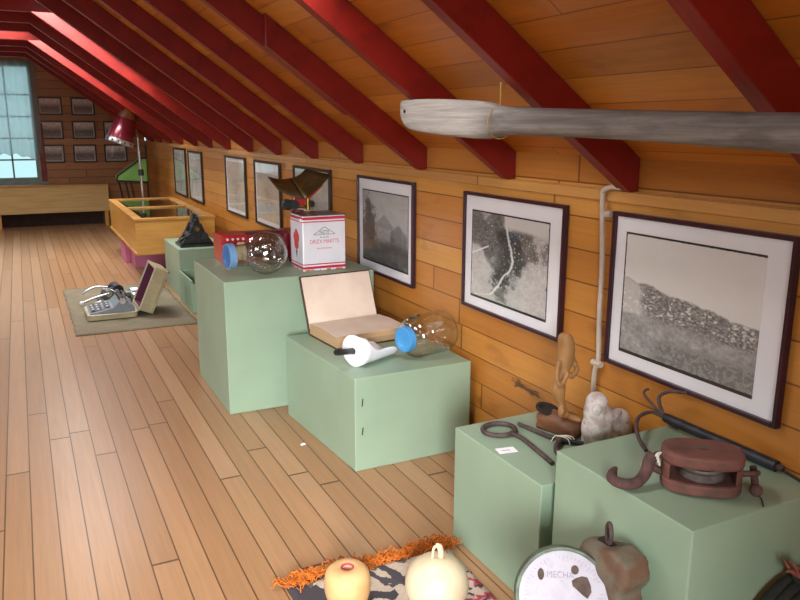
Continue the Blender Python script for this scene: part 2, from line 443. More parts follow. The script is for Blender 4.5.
def lettering(text, size, mat, parent, Mx, align='CENTER', sx=1.0, ext=.0003, name='lettering'):
    cu = bpy.data.curves.new(name, 'FONT'); cu.body = text; cu.size = size; cu.align_x = align; cu.align_y = 'CENTER'; cu.extrude = ext
    tmp = bpy.data.objects.new(name, cu); COL.objects.link(tmp); bpy.context.view_layer.update()
    me = bpy.data.meshes.new_from_object(tmp.evaluated_get(bpy.context.evaluated_depsgraph_get())); bpy.data.objects.remove(tmp)
    me.materials.clear(); me.materials.append(mat); o = bpy.data.objects.new(name, me); COL.objects.link(o); o.parent = parent
    o.matrix_local = Mx@Matrix.Diagonal((sx, 1, 1, 1)); return o

# ------------------------------------------------------------------ the room
XW = 1.78; YF = 12.55; YB = -1.6; XM = -.35; SL = .718
mir = lambda x: 2*XM-x
zl = lambda x: 1.252+SL*(1.76-x)          # underside of the rafters
zr = lambda x: 1.372+SL*(1.78-x)          # roof boarding
XK = .20; ZC = zr(XK)
XL = mir(XW)
MB().mm((XL-.1, YB-.1, -.05), (XW+.12, YF+.1, 0)).build('floor', 'floor', kind='structure')
b = MB(); b.mm((XW, YB, 0), (XW+.1, YF, 1.252)); b.build('wall_right', 'wall', kind='structure')
MB().mm((XW+.018, YB, 1.252), (XW+.10, YF, 1.374)).build('trim_eave', 'wall', kind='structure')
b = MB(); b.mm((XW-.014, YB, 1.212), (XW, YF, 1.250)); b.build('trim_ledge', 'trim', kind='structure', bevel=.004)
MB().mm((XL-.1, YB, 0), (XL, YF, 1.374)).build('wall_left', 'outer', kind='structure')

def slope(name, sgn, holes):
    """roof slope of boards with openings (y0, y1, x0, x1), x measured on the right-hand side"""
    ys = sorted({YB, YF}|{h[i] for h in holes for i in (0, 1)}); xs = sorted({XK, XW+.1}|{h[i] for h in holes for i in (2, 3)})
    b = MB()
    for i in range(len(ys)-1):
        for j in range(len(xs)-1):
            yc, xc = (ys[i]+ys[i+1])/2, (xs[j]+xs[j+1])/2
            if any(h[0] < yc < h[1] and h[2] < xc < h[3] for h in holes): continue
            x0, x1 = xs[j], xs[j+1]
            poly = [(x0, zr(x0)), (x1, zr(x1)), (x1, zr(x1)+.04), (x0, zr(x0)+.04)]
            if sgn < 0: poly = [(mir(x), z) for x, z in poly]
            b.prism(poly, 'y', ys[i], ys[i+1])
    bmesh.ops.remove_doubles(b.bm, verts=b.bm.verts[:], dist=1e-5)
    return b.build(name, 'roof', kind='structure')
HR = [(1.93, 2.53, .24, 1.0), (6.50, 7.17, .21, 1.12), (8.74, 9.47, .21, 1.12)]
HL = [(.3, 1.3, .45, 1.35), (2.2, 3.2, .45, 1.35), (4.3, 5.2, .45, 1.35), (7.0, 7.9, .45, 1.35), (9.8, 10.6, .45, 1.35)]
slope('ceiling_slope_right', 1, HR); slope('ceiling_slope_left', -1, HL)
MB().mm((mir(XK), YB, ZC), (XK, 8.74, ZC+.04)).mm((mir(XK), 9.47, ZC), (XK, YF, ZC+.04)).build('ceiling_flat', 'roof', kind='structure')

# gable walls: far one with the window
WX0, WX1, WZ0, WZ1 = -.98, .275, .66, 2.36
def gable(name, y0, y1, mat, win):
    x0, x1, z0, z1 = win; b = MB()
    def top(x): return ZC if mir(XK) <= x <= XK else (zr(x) if x > XK else zr(mir(x)))
    def col(xa, xb, za=0, zb=None):
        b.prism([(xa, za), (xb, za), (xb, zb if zb else top(xb)), (xa, zb if zb else top(xa))], 'y', y0, y1)
    col(XL, mir(XK)) if x0 > mir(XK) else None
    if x0 > mir(XK): col(mir(XK), x0)
    else: col(XL, x0)
    col(x0, x1, 0, z0); b.prism([(x0, z1), (x1, z1), (x1, top(x1)), (XK, ZC), (mir(XK), ZC), (x0, top(x0))] if x0 < mir(XK) else [(x0, z1), (x1, z1), (x1, top(x1)), (XK, ZC), (x0, ZC)], 'y', y0, y1)
    col(x1, XW)
    return b.build(name, mat, kind='structure')
gable('wall_far', YF, YF+.12, 'farwall', (WX0, WX1, WZ0, WZ1))
gable('wall_back', YB-.12, YB, 'outer', (-1.2, .5, .7, 2.2))

# window in the far gable: frame with muntins, panes, casing, sheer curtain
wn = bpy.data.objects.new('window_1', None); COL.objects.link(wn); wn['kind'] = 'structure'; wn.location = ((WX0+WX1)/2, YF, WZ0)
o = wn.location; ww = (WX1-WX0)/2; wh = WZ1-WZ0
b = MB()
b.mm((-ww, -.01, 0), (-ww+.06, .09, wh)); b.mm((ww-.06, -.01, 0), (ww, .09, wh)); b.mm((-ww, -.02, 0), (ww, .09, .06)); b.mm((-ww, -.01, wh-.06), (ww, .09, wh))
for x in (-.33, -.0, .26): b.mm((x-.012, .02, .05), (x+.012, .06, wh-.05))
for z in (.32, .63, .94, 1.25): b.mm((-ww+.05, .02, z-.011), (ww-.05, .06, z+.011))
b.build('window_frame', 'winframe', wn)
MB().mm((-ww+.05, .037, .05), (ww-.05, .042, wh-.05)).build('pane', 'winpane', wn)
b = MB(); b.mm((ww, -.025, -.06), (ww+.075, 0, wh*.5)); b.mm((-ww-.075, -.025, -.06), (-ww, 0, wh*.5)); b.build('casing', 'redtrim', wn)
MB().mm((-ww-.08, -.06, -.09), (ww+.08, -.0, .002)).build('window_sill', 'winframe', wn)
b = MB(); n = 60
prof = []
for i in range(n+1):
    x = -ww-.02+i/n*(2*ww+.07); prof.append((x, -.05+.012*math.sin(i*1.25)+.006*math.sin(i*.6)))
vs = []; fs = []
for i, (x, y) in enumerate(prof):
    low = .40-.10*min(1, max(0, (x-ww+.30)/.30))+.015*math.sin(i*.9)
    low = low+(.10 if x > ww-.03 else 0)
    vs += [(x, y, low), (x, y-.01, wh*.55), (x, y, wh+.03)]
for i in range(n):
    for k in range(2): fs.append((i*3+k, i*3+3+k, i*3+4+k, i*3+1+k))
b._add(vs, fs); cur = b.build('curtain', 'curtain', None, smooth=PI, solid=.002); cur.location = o
tag(cur, 'sheer white curtain hanging over the far gable window', 'curtain')

# skylight curbs in the right slope (openings between rafters)
for i, (y0, y1, x0, x1) in enumerate(HR):
    b = MB(); w = .025
    for xa, xb in ((x0, x0+w), (x1-w, x1)): b.prism([(xa, zr(xa)+.002), (xb, zr(xb)+.002), (xb, zr(xb)+.09), (xa, zr(xa)+.09)], 'y', y0, y1)
    for ya, yb in ((y0, y0+w), (y1-w, y1)): b.prism([(x0, zr(x0)+.002), (x1, zr(x1)+.002), (x1, zr(x1)+.09), (x0, zr(x0)+.09)], 'y', ya, yb)
    b.build('window_%d' % (i+2), 'redtrim', kind='structure')

# roof trusses
RY = [1.14, 1.90, 2.592, 3.346, 4.128, 4.871, 5.673, 6.467, 7.227, 7.99, 8.72, 9.537, 10.29, 11.05, 11.81]
ordn = ['first', 'second', 'third', 'fourth', 'fifth', 'sixth', 'seventh', 'eighth', 'ninth', 'tenth', 'eleventh', 'twelfth', 'thirteenth', 'fourteenth', 'fifteenth']
TH = .052
special = {0: 'red painted rafter nearest the camera, cut by the top right corner of the photo',
           1: 'red painted rafter from which the grey oar hangs on a cord',
           2: 'red painted rafter crossing behind the tip of the grey oar blade',
           3: 'red painted rafter with a spliced lower board ending in a visible square cut',
           8: 'red rafter catching a broad pale streak of skylight, ninth from the camera end',
           11: 'far red rafter with a thin bright edge running into its level tie'}
for i, y in enumerate(RY):
    lab = special.get(i, 'dark red painted roof rafter, %s one counted from the camera end' % ordn[i])
    t = thing('roof_truss', lab, 'rafter', (XW, y-.036, 1.252), 0, 'red roof rafters')
    lx = lambda x: x-XW; lz = lambda z: z-1.252
    def board(xa, xb, ya, yb, m=False):
        poly = [(xa, zl(xa)), (xb, zl(xb)), (xb, zr(xb)-.001), (xa, zr(xa)-.001)]
        if xb > 1.7: poly = [(xa, zl(xa)), (1.762, zl(1.762)), (1.797, 1.2525), (1.797, zr(1.797)-.001), (xa, zr(xa)-.001)]
        if m: poly = [(mir(x), z) for x, z in poly]
        return MB().prism([(lx(x), lz(z)) for x, z in poly], 'y', ya, yb)
    if i == 3:
        board(1.0, 1.78, 0, TH).build('rafter', 'red', t, bevel=.003)
        board(XK, 1.40, TH+.001, 2*TH).build('upper_rafter', 'red', t, bevel=.003)
    else:
        board(XK, 1.78, 0, TH).build('rafter', 'red', t, bevel=.003)
    board(XK, 1.78, 0, TH, True).build('rafter', 'red', t, bevel=.003)
    MB().mm((lx(mir(XK)), .0, lz(zl(XK))), (lx(XK), TH, lz(ZC)-.001)).build('collar_tie', 'red', t, bevel=.003)

# ------------------------------------------------------------------ pictures
def picture(label, y0, y1, z0, z1, kind, frame, mat, group, wall='right', margin=(.07, .07, .06, .06), x0=0, fw=.014, seed=0.0, tilt=0):
    """margins: left, right, bottom, top as seen"""
    if wall == 'right':
        t = thing('framed_picture', label, 'picture', (XW-.002, (y0+y1)/2, z0), 0, group); w = (y1-y0)/2; h = z1-z0
        P = lambda a, bb, c0, c1, d0, d1: ((-d1, -bb, c0), (-d0, -a, c1))   # a..b runs left to right as seen
    else:
        t = thing('framed_picture', label, 'picture', (x0, YF-.002, z0), 0, group); w = (y1-y0)/2; h = z1-z0
        P = lambda a, bb, c0, c1, d0, d1: ((a, -d1, c0), (bb, -d0, c1))
    b = MB()
    b.mm(*P(-w, -w+fw, 0, h, 0, .022)); b.mm(*P(w-fw, w, 0, h, 0, .022)); b.mm(*P(-w+fw, w-fw, 0, fw, 0, .022)); b.mm(*P(-w+fw, w-fw, h-fw, h, 0, .022))
    b.build('frame', frame, t, bevel=.002)
    MB().mm(*P(-w+fw, w-fw, fw, h-fw, .001, .010)).build('mat', mat, t)
    MB().mm(*P(-w+margin[0], w-margin[1], margin[2], h-margin[3], .0101, .0112)).build('print', print_mat(kind, wall, seed), t)
    MB().mm(*P(-w+fw, w-fw, fw, h-fw, .0135, .015)).build('glass', 'pane', t)
    if tilt: t.rotation_euler = (0, tilt, 0)
    return t
g = 'framed pictures on the low plank wall'
picture('large framed black and white photograph of a hillside village above the pulley block', 1.250, 1.932, .660, 1.184, 'village', 'frame', 'mat', g, margin=(.06, .09, .055, .062))
picture('framed aerial photograph with a pale winding road, above the carved wooden figure', 2.182, 2.895, .662, 1.180, 'aerial', 'frame', 'mat', g, margin=(.065, .095, .055, .075))
picture('framed grey photograph of gabled houses on the wall right of the tin', 3.385, 4.10, .640, 1.186, 'houses', 'frame', 'mat', g, margin=(.065, .065, .06, .075), fw=.016)
picture('framed pale picture hanging behind the olive scale pan', 4.55, 5.27, .66, 1.19, 'pale', 'frame_brown', 'mat_old', g, fw=.018)
picture('framed sepia print, right one of the pair above the glossy red box', 5.60, 6.30, .66, 1.19, 'sepia', 'frame_brown', 'mat', g, margin=(.05, .06, .05, .10), fw=.018)
picture('framed sepia print, left one of the pair above the glossy red box', 6.60, 7.31, .66, 1.195, 'sepia', 'frame_brown', 'mat', g, margin=(.06, .06, .05, .05), fw=.018, seed=3.0)
picture('framed greenish print above the glass display case, right one of two', 8.38, 9.10, .63, 1.195, 'pale', 'frame_brown', 'mat_old', g, fw=.02, seed=5.0)
picture('framed green tinted print at the far end of the plank wall', 9.28, 10.03, .63, 1.205, 'green', 'frame_brown', 'mat_old', g, fw=.02, seed=6.0)
g = 'small framed photographs beside the far window'
for r, (z0, z1) in enumerate(((1.625, 1.885), (1.278, 1.545), (.93, 1.198))):
    for c, xc in enumerate((.475, .915, 1.345)):
        if r == 0 and c == 2: continue
        lab = 'small dark framed photograph on the far wall, %s row, %s from the window' % (('top', 'middle', 'bottom')[r], ('first', 'second', 'third')[c])
        picture(lab, -.165, .165, z0, z1, 'small', 'frame_brown', 'mat_old', g, 'far', (.035, .035, .035, .035), xc-.012*r+.01*c, .022, seed=r*3.0+c*1.7)

# ------------------------------------------------------------------ plinths
def plinth(label, x0, x1, y0, y1, h, mat='green', group='sage green display plinths', skew=0):
    t = tag(MB().prism([(0, 0), (x1-x0, 0), (x1-x0, y1-y0), (skew, y1-y0)], 'z', 0, h).build('plinth', mat, None, bevel=.004), label, 'plinth', group)
    t.location = (x0, y0, 0); return t
H1, H2, H3, H4 = .70, .424, .423, .55
plinth('tall sage green plinth under the white tin and the globe jar', .85, 1.67, 3.672, 4.40, H1)
low = plinth('low wide sage green plinth under the open book and the enamel scoop', 1.172, 1.745, 2.775, 3.545, H3, skew=-.05)
for z_ in (.295, .165): MB().prism([(.030, z_), (.035, z_), (.039, z_+.034), (.034, z_+.034)], 'y', -.0012, -.0002).build('nail_slot', 'dark_in', low)
plinth('sage green plinth under the iron ring rod and the carved figure', 1.284, 1.735, 1.637, 2.137, H2)
plinth('sage green plinth in the near right corner under the pulley block', 1.300, 1.765, 1.098, 1.598, H4)
HA = .435
plinth('narrow sage green plinth under the black cast iron machine', 1.142, 1.56, 6.52, 7.26, HA)
HB = .265
t = thing('open_bin', 'small open topped green bin holding dark iron scraps, beside the tall plinth', 'bin', (1.125, 5.98, 0), 0)
b = MB(); b.mm((0, 0, 0), (.34, .50, .02)); b.mm((0, 0, .02), (.014, .50, HB)); b.mm((.326, 0, .02), (.34, .5, HB)); b.mm((.014, 0, .02), (.326, .014, HB-.03)); b.mm((.014, .486, .02), (.326, .5, HB))
b.build('body', 'green_in', t, bevel=.002)
for k in range(7):
    pts = [(1.19+.03*k+random.uniform(-.005, .01), 6.07+.05*k+random.uniform(-.02, .02), .032), (1.185+.031*k, 6.09+.05*k, .20), (1.18+.033*k+random.uniform(-.01, .02), 6.10+.045*k, .30+random.uniform(-.02, .045))]
    if k % 2: pts.append((pts[-1][0]+.03, pts[-1][1]+.02, pts[-1][2]-.035))
    o_ = MB().tube(smooth_path(pts, 5), .010, 8).build('iron_spike', 'black_cast', None, smooth=1)
    tag(o_, 'dark iron spike standing in the small green bin', 'iron spike', 'iron spikes in the green bin')

# ------------------------------------------------------------------ display case, far case, stand, hair dryer
t = thing('display_case', 'honey coloured wooden display case with two glazed lids on pink base', 'display case', (.905, 7.33, .30))
cw, cl, ch = .735, 2.22, .30
b = MB(); b.mm((0, 0, 0), (cw, .022, ch)); b.mm((0, cl-.022, 0), (cw, cl, ch)); b.mm((0, .022, 0), (.022, cl-.022, ch)); b.mm((cw-.022, .022, 0), (cw, cl-.022, ch)); b.mm((.022, .022, 0), (cw-.022, cl-.022, .02))
b.build('body', 'case_wood', t, bevel=.003)
b = MB(); b.mm((-.012, -.012, -.022), (cw+.012, cl+.012, -.0005)); b.build('base_trim', 'case_top', t, bevel=.003)
b = MB(); e = .07
b.mm((-.008, -.008, ch), (cw+.008, e, ch+.022)); b.mm((-.008, cl-e, ch), (cw+.008, cl+.008, ch+.022)); b.mm((-.008, e, ch), (e, cl-e, ch+.022)); b.mm((cw-e, e, ch), (cw+.008, cl-e, ch+.022)); b.mm((e, cl/2-.05, ch), (cw-e, cl/2+.05, ch+.022))
b.build('lid_frame', 'case_top', t, bevel=.003)
b = MB(); b.mm((e-.005, e-.005, ch+.006), (cw-e+.005, cl/2-.045, ch+.010)); b.build('glass', 'casepane', t)
b = MB(); b.mm((e-.005, cl/2+.045, ch+.006), (cw-e+.005, cl-e+.005, ch+.010)); b.build('glass', 'casepane', t)
MB().mm((.023, .023, .0205), (cw-.023, cl-.023, .03)).build('lining', 'shelf_dark', t)
t = thing('pink_base', 'dusty pink pedestal holding up the glass display case', 'pedestal', (.99, 8.25, 0))
MB().mm((0, 0, 0), (.48, .9, .277)).build('body', 'pink', t, bevel=.004)
MB().mm((-.05, .35, 0), (-.001, .8, .2)).build('side_step', 'pink', t, bevel=.004)
for k, (x, y) in enumerate(((1.07, 8.6), (1.3, 9.1))):
    o_ = MB().mm((0, 0, 0), (.24, .30, .004)).build('paper_sheet', 'paper', None); o_.location = (x, y-.7, .3305)
    tag(o_, ('paper sheet lying inside the display case near its front', 'paper sheet lying inside the display case near the middle')[k], 'paper', 'papers inside the case')

t = thing('wall_case', 'long pale wooden wall case under the far window', 'case', (-.35, 12.18, .22))
MB().mm((-1.3, 0, 0), (1.505, .365, .385)).build('body', 'bench', t, bevel=.004)
MB().mm((-1.31, -.012, .385), (1.515, .365, .405)).build('top', 'case_top', t, bevel=.003)
for x in (-1.25, -.02, 1.43): MB().mm((x, .02, -.22), (x+.055, .30, -.0005)).build('leg', 'case_wood', t, bevel=.003)
b = MB().mm((-1.28, .31, -.22), (1.49, .35, -.001)); b.build('backing', 'shelf_dark', t)

t = thing('slant_stand', 'green slanted panel on black metal legs beside the hair dryer', 'stand', (1.40, 11.25, 0))
b = MB(); b.prism([(-.20, .73), (.20, .70), (.20, 1.02), (.14, 1.02), (-.19, .79)], 'y', -.02, .30); b.build('panel', 'apple', t, bevel=.005)
b = MB(); b.tube([(-.22, -.025, .735), (-.20, -.025, .80), (.14, -.025, 1.035), (.21, -.025, 1.035)], .012); b.tube([(-.22, -.025, .725), (.21, -.025, .695)], .012); b.build('edge_rail', 'black_cast', t, smooth=1)
for a, c in (((-.10, .0, .715), (.0, -.02, 0)), ((.0, .28, .71), (.10, .28, 0)), ((-.16, .28, .72), (-.05, .28, 0)), ((-.03, .0, .71), (.07, -.02, 0))): MB().tube([a, c], .014).build('leg', 'black_cast', t, smooth=1)
MB().tube([(.20, .05, .0), (.21, .05, 1.22)], .012).build('post', 'black_cast', t, smooth=1)

t = thing('hair_dryer', 'salon hood hair dryer, wine red bullet hood on chrome pole', 'hair dryer', (1.385, 10.2, 0))
Hm = T(-.24, 0, 1.26)@R(math.radians(19), 'Y')
MB().lathe([(.165, 0), (.166, .03), (.160, .12), (.142, .22), (.112, .32), (.075, .395), (.04, .43), (0, .44)], 40, Hm).lathe([(.150, .001), (.145, .12), (.10, .30), (0, .40)], 40, Hm).build('hood', 'hood', t, smooth=1)
MB().lathe([(.150, -.012), (.172, -.012), (.176, .012), (.172, .045), (.166, .045)], 40, Hm).build('rim', 'chrome', t, smooth=.8)
for k in range(14): MB().ball((.174*math.cos(k*2*PI/14), .174*math.sin(k*2*PI/14), .016), .012, Hm, seg=8, rings=6).build('vent_hole', 'rubber', t)
MB().lathe([(.090, .372), (.118, .318), (.112, .33), (.082, .395), (.045, .44), (0, .452)], 24, Hm).build('cap', 'chrome', t, smooth=1)
MB().tube([(-.02, 0, 1.33), (0, 0, .02)], [.016, .020]).build('pole', 'chrome', t, smooth=1)
MB().tube(smooth_path([(-.02, 0, 1.30), (-.03, .03, 1.42), (-.10, .05, 1.47)], 6), .014).build('arm', 'chrome', t, smooth=1)
MB().lathe([(0, .58), (.03, .58), (.034, .60), (.034, .64), (.03, .66), (0, .66)], 16, T(-.01, 0, .27)).build('collar', 'dark_iron', t, smooth=.8)
for k in range(5):
    a = k*2*PI/5; MB().tube([(0, 0, .06), (.12*math.cos(a), .12*math.sin(a), .045), (.24*math.cos(a), .24*math.sin(a), .014)], [.018, .014, .010]).build('leg', 'chrome', t, smooth=1)

# ------------------------------------------------------------------ sackcloth rug with the typewriter
def cloth(name, mat, w, l, th, loc, label, cat, wob=.006, rag=.006, nx=26, ny=40):
    b = MB(); vs = []; fs = []
    for j in range(ny+1):
        for i in range(nx+1):
            x, y = w*i/nx, l*j/ny
            ex = random.uniform(-rag, rag) if i in (0, nx) else 0; ey = random.uniform(-rag, rag) if j in (0, ny) else 0
            vs.append((x+ex, y+ey, th*.6+max(0, wob*(math.sin(x*17+1)+math.sin(y*11)+math.sin(x*9-y*14))/3)*.5))
    for j in range(ny):
        for i in range(nx): k = j*(nx+1)+i; fs.append((k, k+1, k+nx+2, k+nx+1))
    b._add(vs, fs); o_ = b.build(name, mat, None, smooth=PI, solid=th)
    o_.location = loc; return tag(o_, label, cat)
cloth('sackcloth_rug', 'sack', .86, 1.72, .008, (.24, 5.63, 0), 'frayed grey brown sackcloth rug under the portable typewriter', 'rug')

t = thing('portable_typewriter', 'blue grey portable typewriter open in its beige metal case', 'typewriter', (.35, 6.0, .0125))
def rrect(x0, x1, y0, y1, r=.03, n=5):
    out = []
    for cx, cy, a in ((x1-r, y0+r, -PI/2), (x1-r, y1-r, 0), (x0+r, y1-r, PI/2), (x0+r, y0+r, PI)):
        out += [(cx+r*math.cos(a+PI/2*k/n), cy+r*math.sin(a+PI/2*k/n)) for k in range(n+1)]
    return out
MB().prism(rrect(0, .365, 0, .36), 'z', 0, .036).build('case_base', 'case_beige', t, bevel=.004)
MB().prism(rrect(-.003, .368, -.003, .363), 'z', .0365, .044).build('rim', 'case_trim', t, bevel=.002)
b = MB(); b.prism([(.015, .044), (.345, .044), (.345, .075), (.32, .10), (.235, .125), (.19, .085), (.02, .052)], 'y', .02, .34); b.build('machine_body', 'tw_grey', t, bevel=.008)
ky = MB().prism([(.028, .0565), (.172, .0795), (.172, .084), (.028, .061)], 'y', .045, .315).build('keyboard', 'key', t, bevel=.001)
for r in range(4):
    for k in range(10):
        x = .045+r*.036; z = .0635+(x-.028)*.16
        MB().box((x, .062+k*.0262+r*.003, z), (.018, .018, .009)).build('key', 'key_gap' if (r+k) % 3 else 'rubber', ky, bevel=.002)
MB().tube([(.255, .0, .135), (.255, .36, .135)], .019, 16).build('platen', 'rubber', t, smooth=.8)
for y in (-.012, .345): MB().tube([(.255, y, .135), (.255, y+.026, .135)], .022, 16).build('knob', 'chrome', t, smooth=.8)
b = MB(); b.mm((.225, .03, .105), (.30, .33, .118)); b.tube([(.285, .02, .15), (.285, .34, .15)], .005); b.build('carriage', 'steel', t)
MB().tube(smooth_path([(.245, .35, .14), (.20, .36, .165), (.15, .352, .17)], 4), .005).build('return_lever', 'chrome', t, smooth=1)
L = T(.372, 0, .052)@R(math.radians(24), 'Y')
def L_(name, mat, boxes, bev=.002):
    b = MB()
    for a, c in boxes: b.mm(a, c, L)
    return b.build(name, mat, t, bevel=bev)
lid = L_('case_lid', 'case_beige', [((.098, 0, 0), (.11, .36, .355)), ((0, 0, 0), (.098, .012, .355)), ((0, .348, 0), (.098, .36, .355)), ((0, .012, 0), (.098, .348, .012)), ((0, .012, .343), (.098, .348, .355))], .006)
b = MB()
for a, c in (((.090, .0125, .0125), (.0975, .3475, .3425)), ((.006, .0125, .0125), (.0895, .0155, .3425)), ((.006, .3445, .0125), (.0895, .3475, .3425)), ((.006, .0155, .0125), (.0895, .3445, .0155)), ((.006, .0155, .3395), (.0895, .3445, .3425))): b.mm(a, c, L)
b.build('lining', 'lining', lid)
b = MB()
for a, c in (((-.004, -.003, -.003), (.004, .012, .358)), ((-.004, .348, -.003), (.004, .363, .358)), ((-.004, .012, -.003), (.004, .348, .012)), ((-.004, .012, .343), (.004, .348, .358))): b.mm(a, c, L)
b.build('lid_rim', 'case_trim', lid)
b = MB(); b.tube([(.362, .06, .04), (.378, .06, .03)], .006); b.tube([(.362, .3, .04), (.378, .3, .03)], .006); b.build('hinge', 'steel', t)
MB().tube(smooth_path([(.11, .12, .33), (.135, .13, .335), (.135, .23, .335), (.11, .24, .33)], 4), .008, Mx=L).build('carry_handle', 'rubber', lid, smooth=1)

t = thing('clockwork_mechanism', 'dull metal mechanism with long lever arms behind the typewriter', 'mechanism', (.575, 6.70, .0105), math.radians(8))
MB().mm((-.09, -.08, 0), (.12, .08, .022)).build('base_plate', 'steel', t, bevel=.004)
for y in (-.06, .05): MB().prism([(-.07, .022), (.10, .022), (.07, .11), (.0, .125), (-.05, .08)], 'y', y, y+.012).build('side_plate', 'steel', t, bevel=.003)
MB().tube([(.06, -.08, .10), (.06, .09, .10)], .042, 20).build('drum', 'dark_iron', t, smooth=.8)
MB().tube([(-.02, -.075, .075), (-.02, .08, .075)], .028, 16).build('roller', 'chrome', t, smooth=.8)
MB().tube([(-.02, -.07, .075), (-.13, -.075, .055), (-.235, -.09, .028)], [.010, .009, .007]).build('lever', 'chrome', t, smooth=1)
MB().ball((-.245, -.092, .027), .016).build('knob', 'enamel', t, smooth=PI)
MB().tube(smooth_path([(.0, .04, .11), (-.10, .05, .12), (-.19, .03, .09), (-.20, .03, .07)], 5), .008).build('lever', 'chrome', t, smooth=1)
MB().tube(smooth_path([(-.04, -.09, .02), (-.10, -.14, .035), (-.15, -.15, .02), (-.17, -.12, .008)], 5), .007).build('crank', 'chrome', t, smooth=1)
t = thing('chrome_canister', 'polished chrome canister lying behind the typewriter lid', 'canister', (.79, 6.63, .0105), math.radians(10))
A = T(0, 0, .058)@R(PI/2, 'Y')
MB().lathe([(0, -.06), (.045, -.06), (.052, -.05), (.057, .0), (.057, .12), (.052, .15), (0, .152)], 28, A).build('body', 'chrome', t, smooth=.6)
MB().lathe([(0, -.10), (.03, -.10), (.034, -.095), (.034, -.0605), (0, -.0605)], 24, A).build('neck', 'steel', t, smooth=.6)

# ------------------------------------------------------------------ black machine on the narrow plinth
t = thing('cast_iron_machine', 'black cast iron machine with triangular sides on narrow green plinth', 'machine', (1.325, 6.74, HA))
MB().mm((-.15, -.13, 0), (.15, .13, .025)).build('base', 'black_cast', t, bevel=.006)
for y in (-.10, .08): MB().prism([(-.14, .025), (.14, .025), (.075, .12), (.045, .20), (-.03, .20), (-.07, .12)], 'y', y, y+.022).build('side_frame', 'black_cast', t, bevel=.006)
MB().prism([(-.035, .19), (.045, .19), (.03, .27), (-.015, .285)], 'y', -.04, .04).build('head', 'black_cast', t, bevel=.008)
for z, x, r in ((.09, -.05, .03), (.09, .06, .034), (.155, .0, .028)): MB().tube([(x, -.125, z), (x, .12, z)], r, 18).build('roller', 'dark_iron', t, smooth=.8)
MB().tube([(.0, -.128, .155), (.0, -.137, .155)], .018, 16).build('boss', 'brass', t, smooth=.8)
MB().tube(smooth_path([(-.04, -.11, .10), (-.13, -.12, .08), (-.16, -.12, .05)], 5), .010).build('crank', 'black_cast', t, smooth=1)
for k in range(3): MB().tube([(-.02+k*.02, -.045, .20+k*.03), (-.02+k*.02, -.06, .20+k*.03)], .010, 10).build('bolt', 'steel', t, smooth=.8)

# ------------------------------------------------------------------ glass jars
def jar(label, loc, rz, rb, ln, rl, lidmat, edge, group='lying glass jars', tilt=0, globe=True):
    """lies on its side, mouth towards local -X; contact point at loc"""
    t = thing('glass_jar', label, 'jar', loc, rz, group)
    A = T(0, 0, rb+.0005)@R(PI/2+tilt, 'Y')
    h = ln/2
    if globe:
        c0 = h-rb*.92; prof = [(0, h-.010), (rb*.30, h-.008), (rb*.42, h)]+[(rb*math.cos(a), c0+rb*math.sin(a)) for a in [1.10-.21*k for k in range(11)]]+[(rl*.93, -h*.34), (rl*.88, -h*.42), (rl*.86, -h*.93), (rl*.82, -h*.93)]
    else: prof = [(0, h-.012), (rb*.6, h-.010), (rb*.82, h), (rb*.93, h-.010), (rb*.99, h*.78), (rb, h*.5), (rb, -h*.36), (rb*.97, -h*.50), (rb*.86, -h*.66), (rl*.98, -h*.74), (rl*.88, -h*.76), (rl*.88, -h*.93), (rl*.84, -h*.93)]
    inn = [(max(r-.0035, 0), z+(-.004 if i < 3 else 0)) for i, (r, z) in enumerate(prof)][::-1]
    MB().lathe(prof+inn, 44, A).build('body', 'jar_glass', t, smooth=1.2)
    c = MB().lathe([(rl*.93, -h*.78), (rl*1.02, -h*.78), (rl*1.02, -h*.985), (rl*.93, -h*1.0), (rl*.9, -h*.98)], 36, A).build('lid_rim', edge, t, smooth=.6)
    MB().lathe([(0, -h*.985), (rl*.55, -h*.985), (rl*.60, -h*1.0), (rl*.90, -h*1.0), (rl*.92, -h*.94), (0, -h*.94)], 36, A).build('lid', lidmat, t, smooth=.6)
    return t
jar('globe shaped clear jar with blue lid lying on the tall plinth before the tin', (1.050, 3.785, H1), math.radians(6), .112, .316, .064, 'blue_lid', 'blue_edge')
jar('clear jar with bright blue lid lying beside the open book', (1.598, 2.945, H3), math.radians(14), .099, .27, .057, 'sky_lid', 'sky_lid', globe=False)
jar('clear jar with cream lid lying before the glossy red box', (1.165, 4.06, H1), math.radians(3), .090, .27, .048, 'cream_lid', 'cream_lid')

# ------------------------------------------------------------------ red instrument case
t = thing('red_box', 'long glossy red box with ribbed sides behind the jars on the tall plinth', 'box', (.975, 4.205, H1), 0)
MB().mm((0, 0, 0), (.15, .22, .155)).build('end_block', 'red_box', t, bevel=.006)
MB().mm((.40, 0, 0), (.50, .22, .155)).build('end_block', 'maroon', t, bevel=.006)
b = MB(); poly = []
n = 14
for k in range(n+1): poly.append((.151+.248*k/n, 0 if k % 2 else .012))
for k in range(n, -1, -1): poly.append((.151+.248*k/n, .22 if k % 2 else .208))
b.prism(poly, 'z', .003, .150); b.build('ribbed_side', 'maroon', t)
for z in (.035, .075, .115): MB().mm((-.004, .01, z-.004), (.152, -.004, z+.004)).build('rib', 'maroon', t)
for k in range(4): MB().tube([(.03+k*.03, -.003, .135), (.03+k*.03, -.010, .135)], .007, 10).build('button', 'enamel', t, smooth=.8)
MB().mm((.155, .06, .151), (.40, .10, .156)).build('strap', 'leather', t)

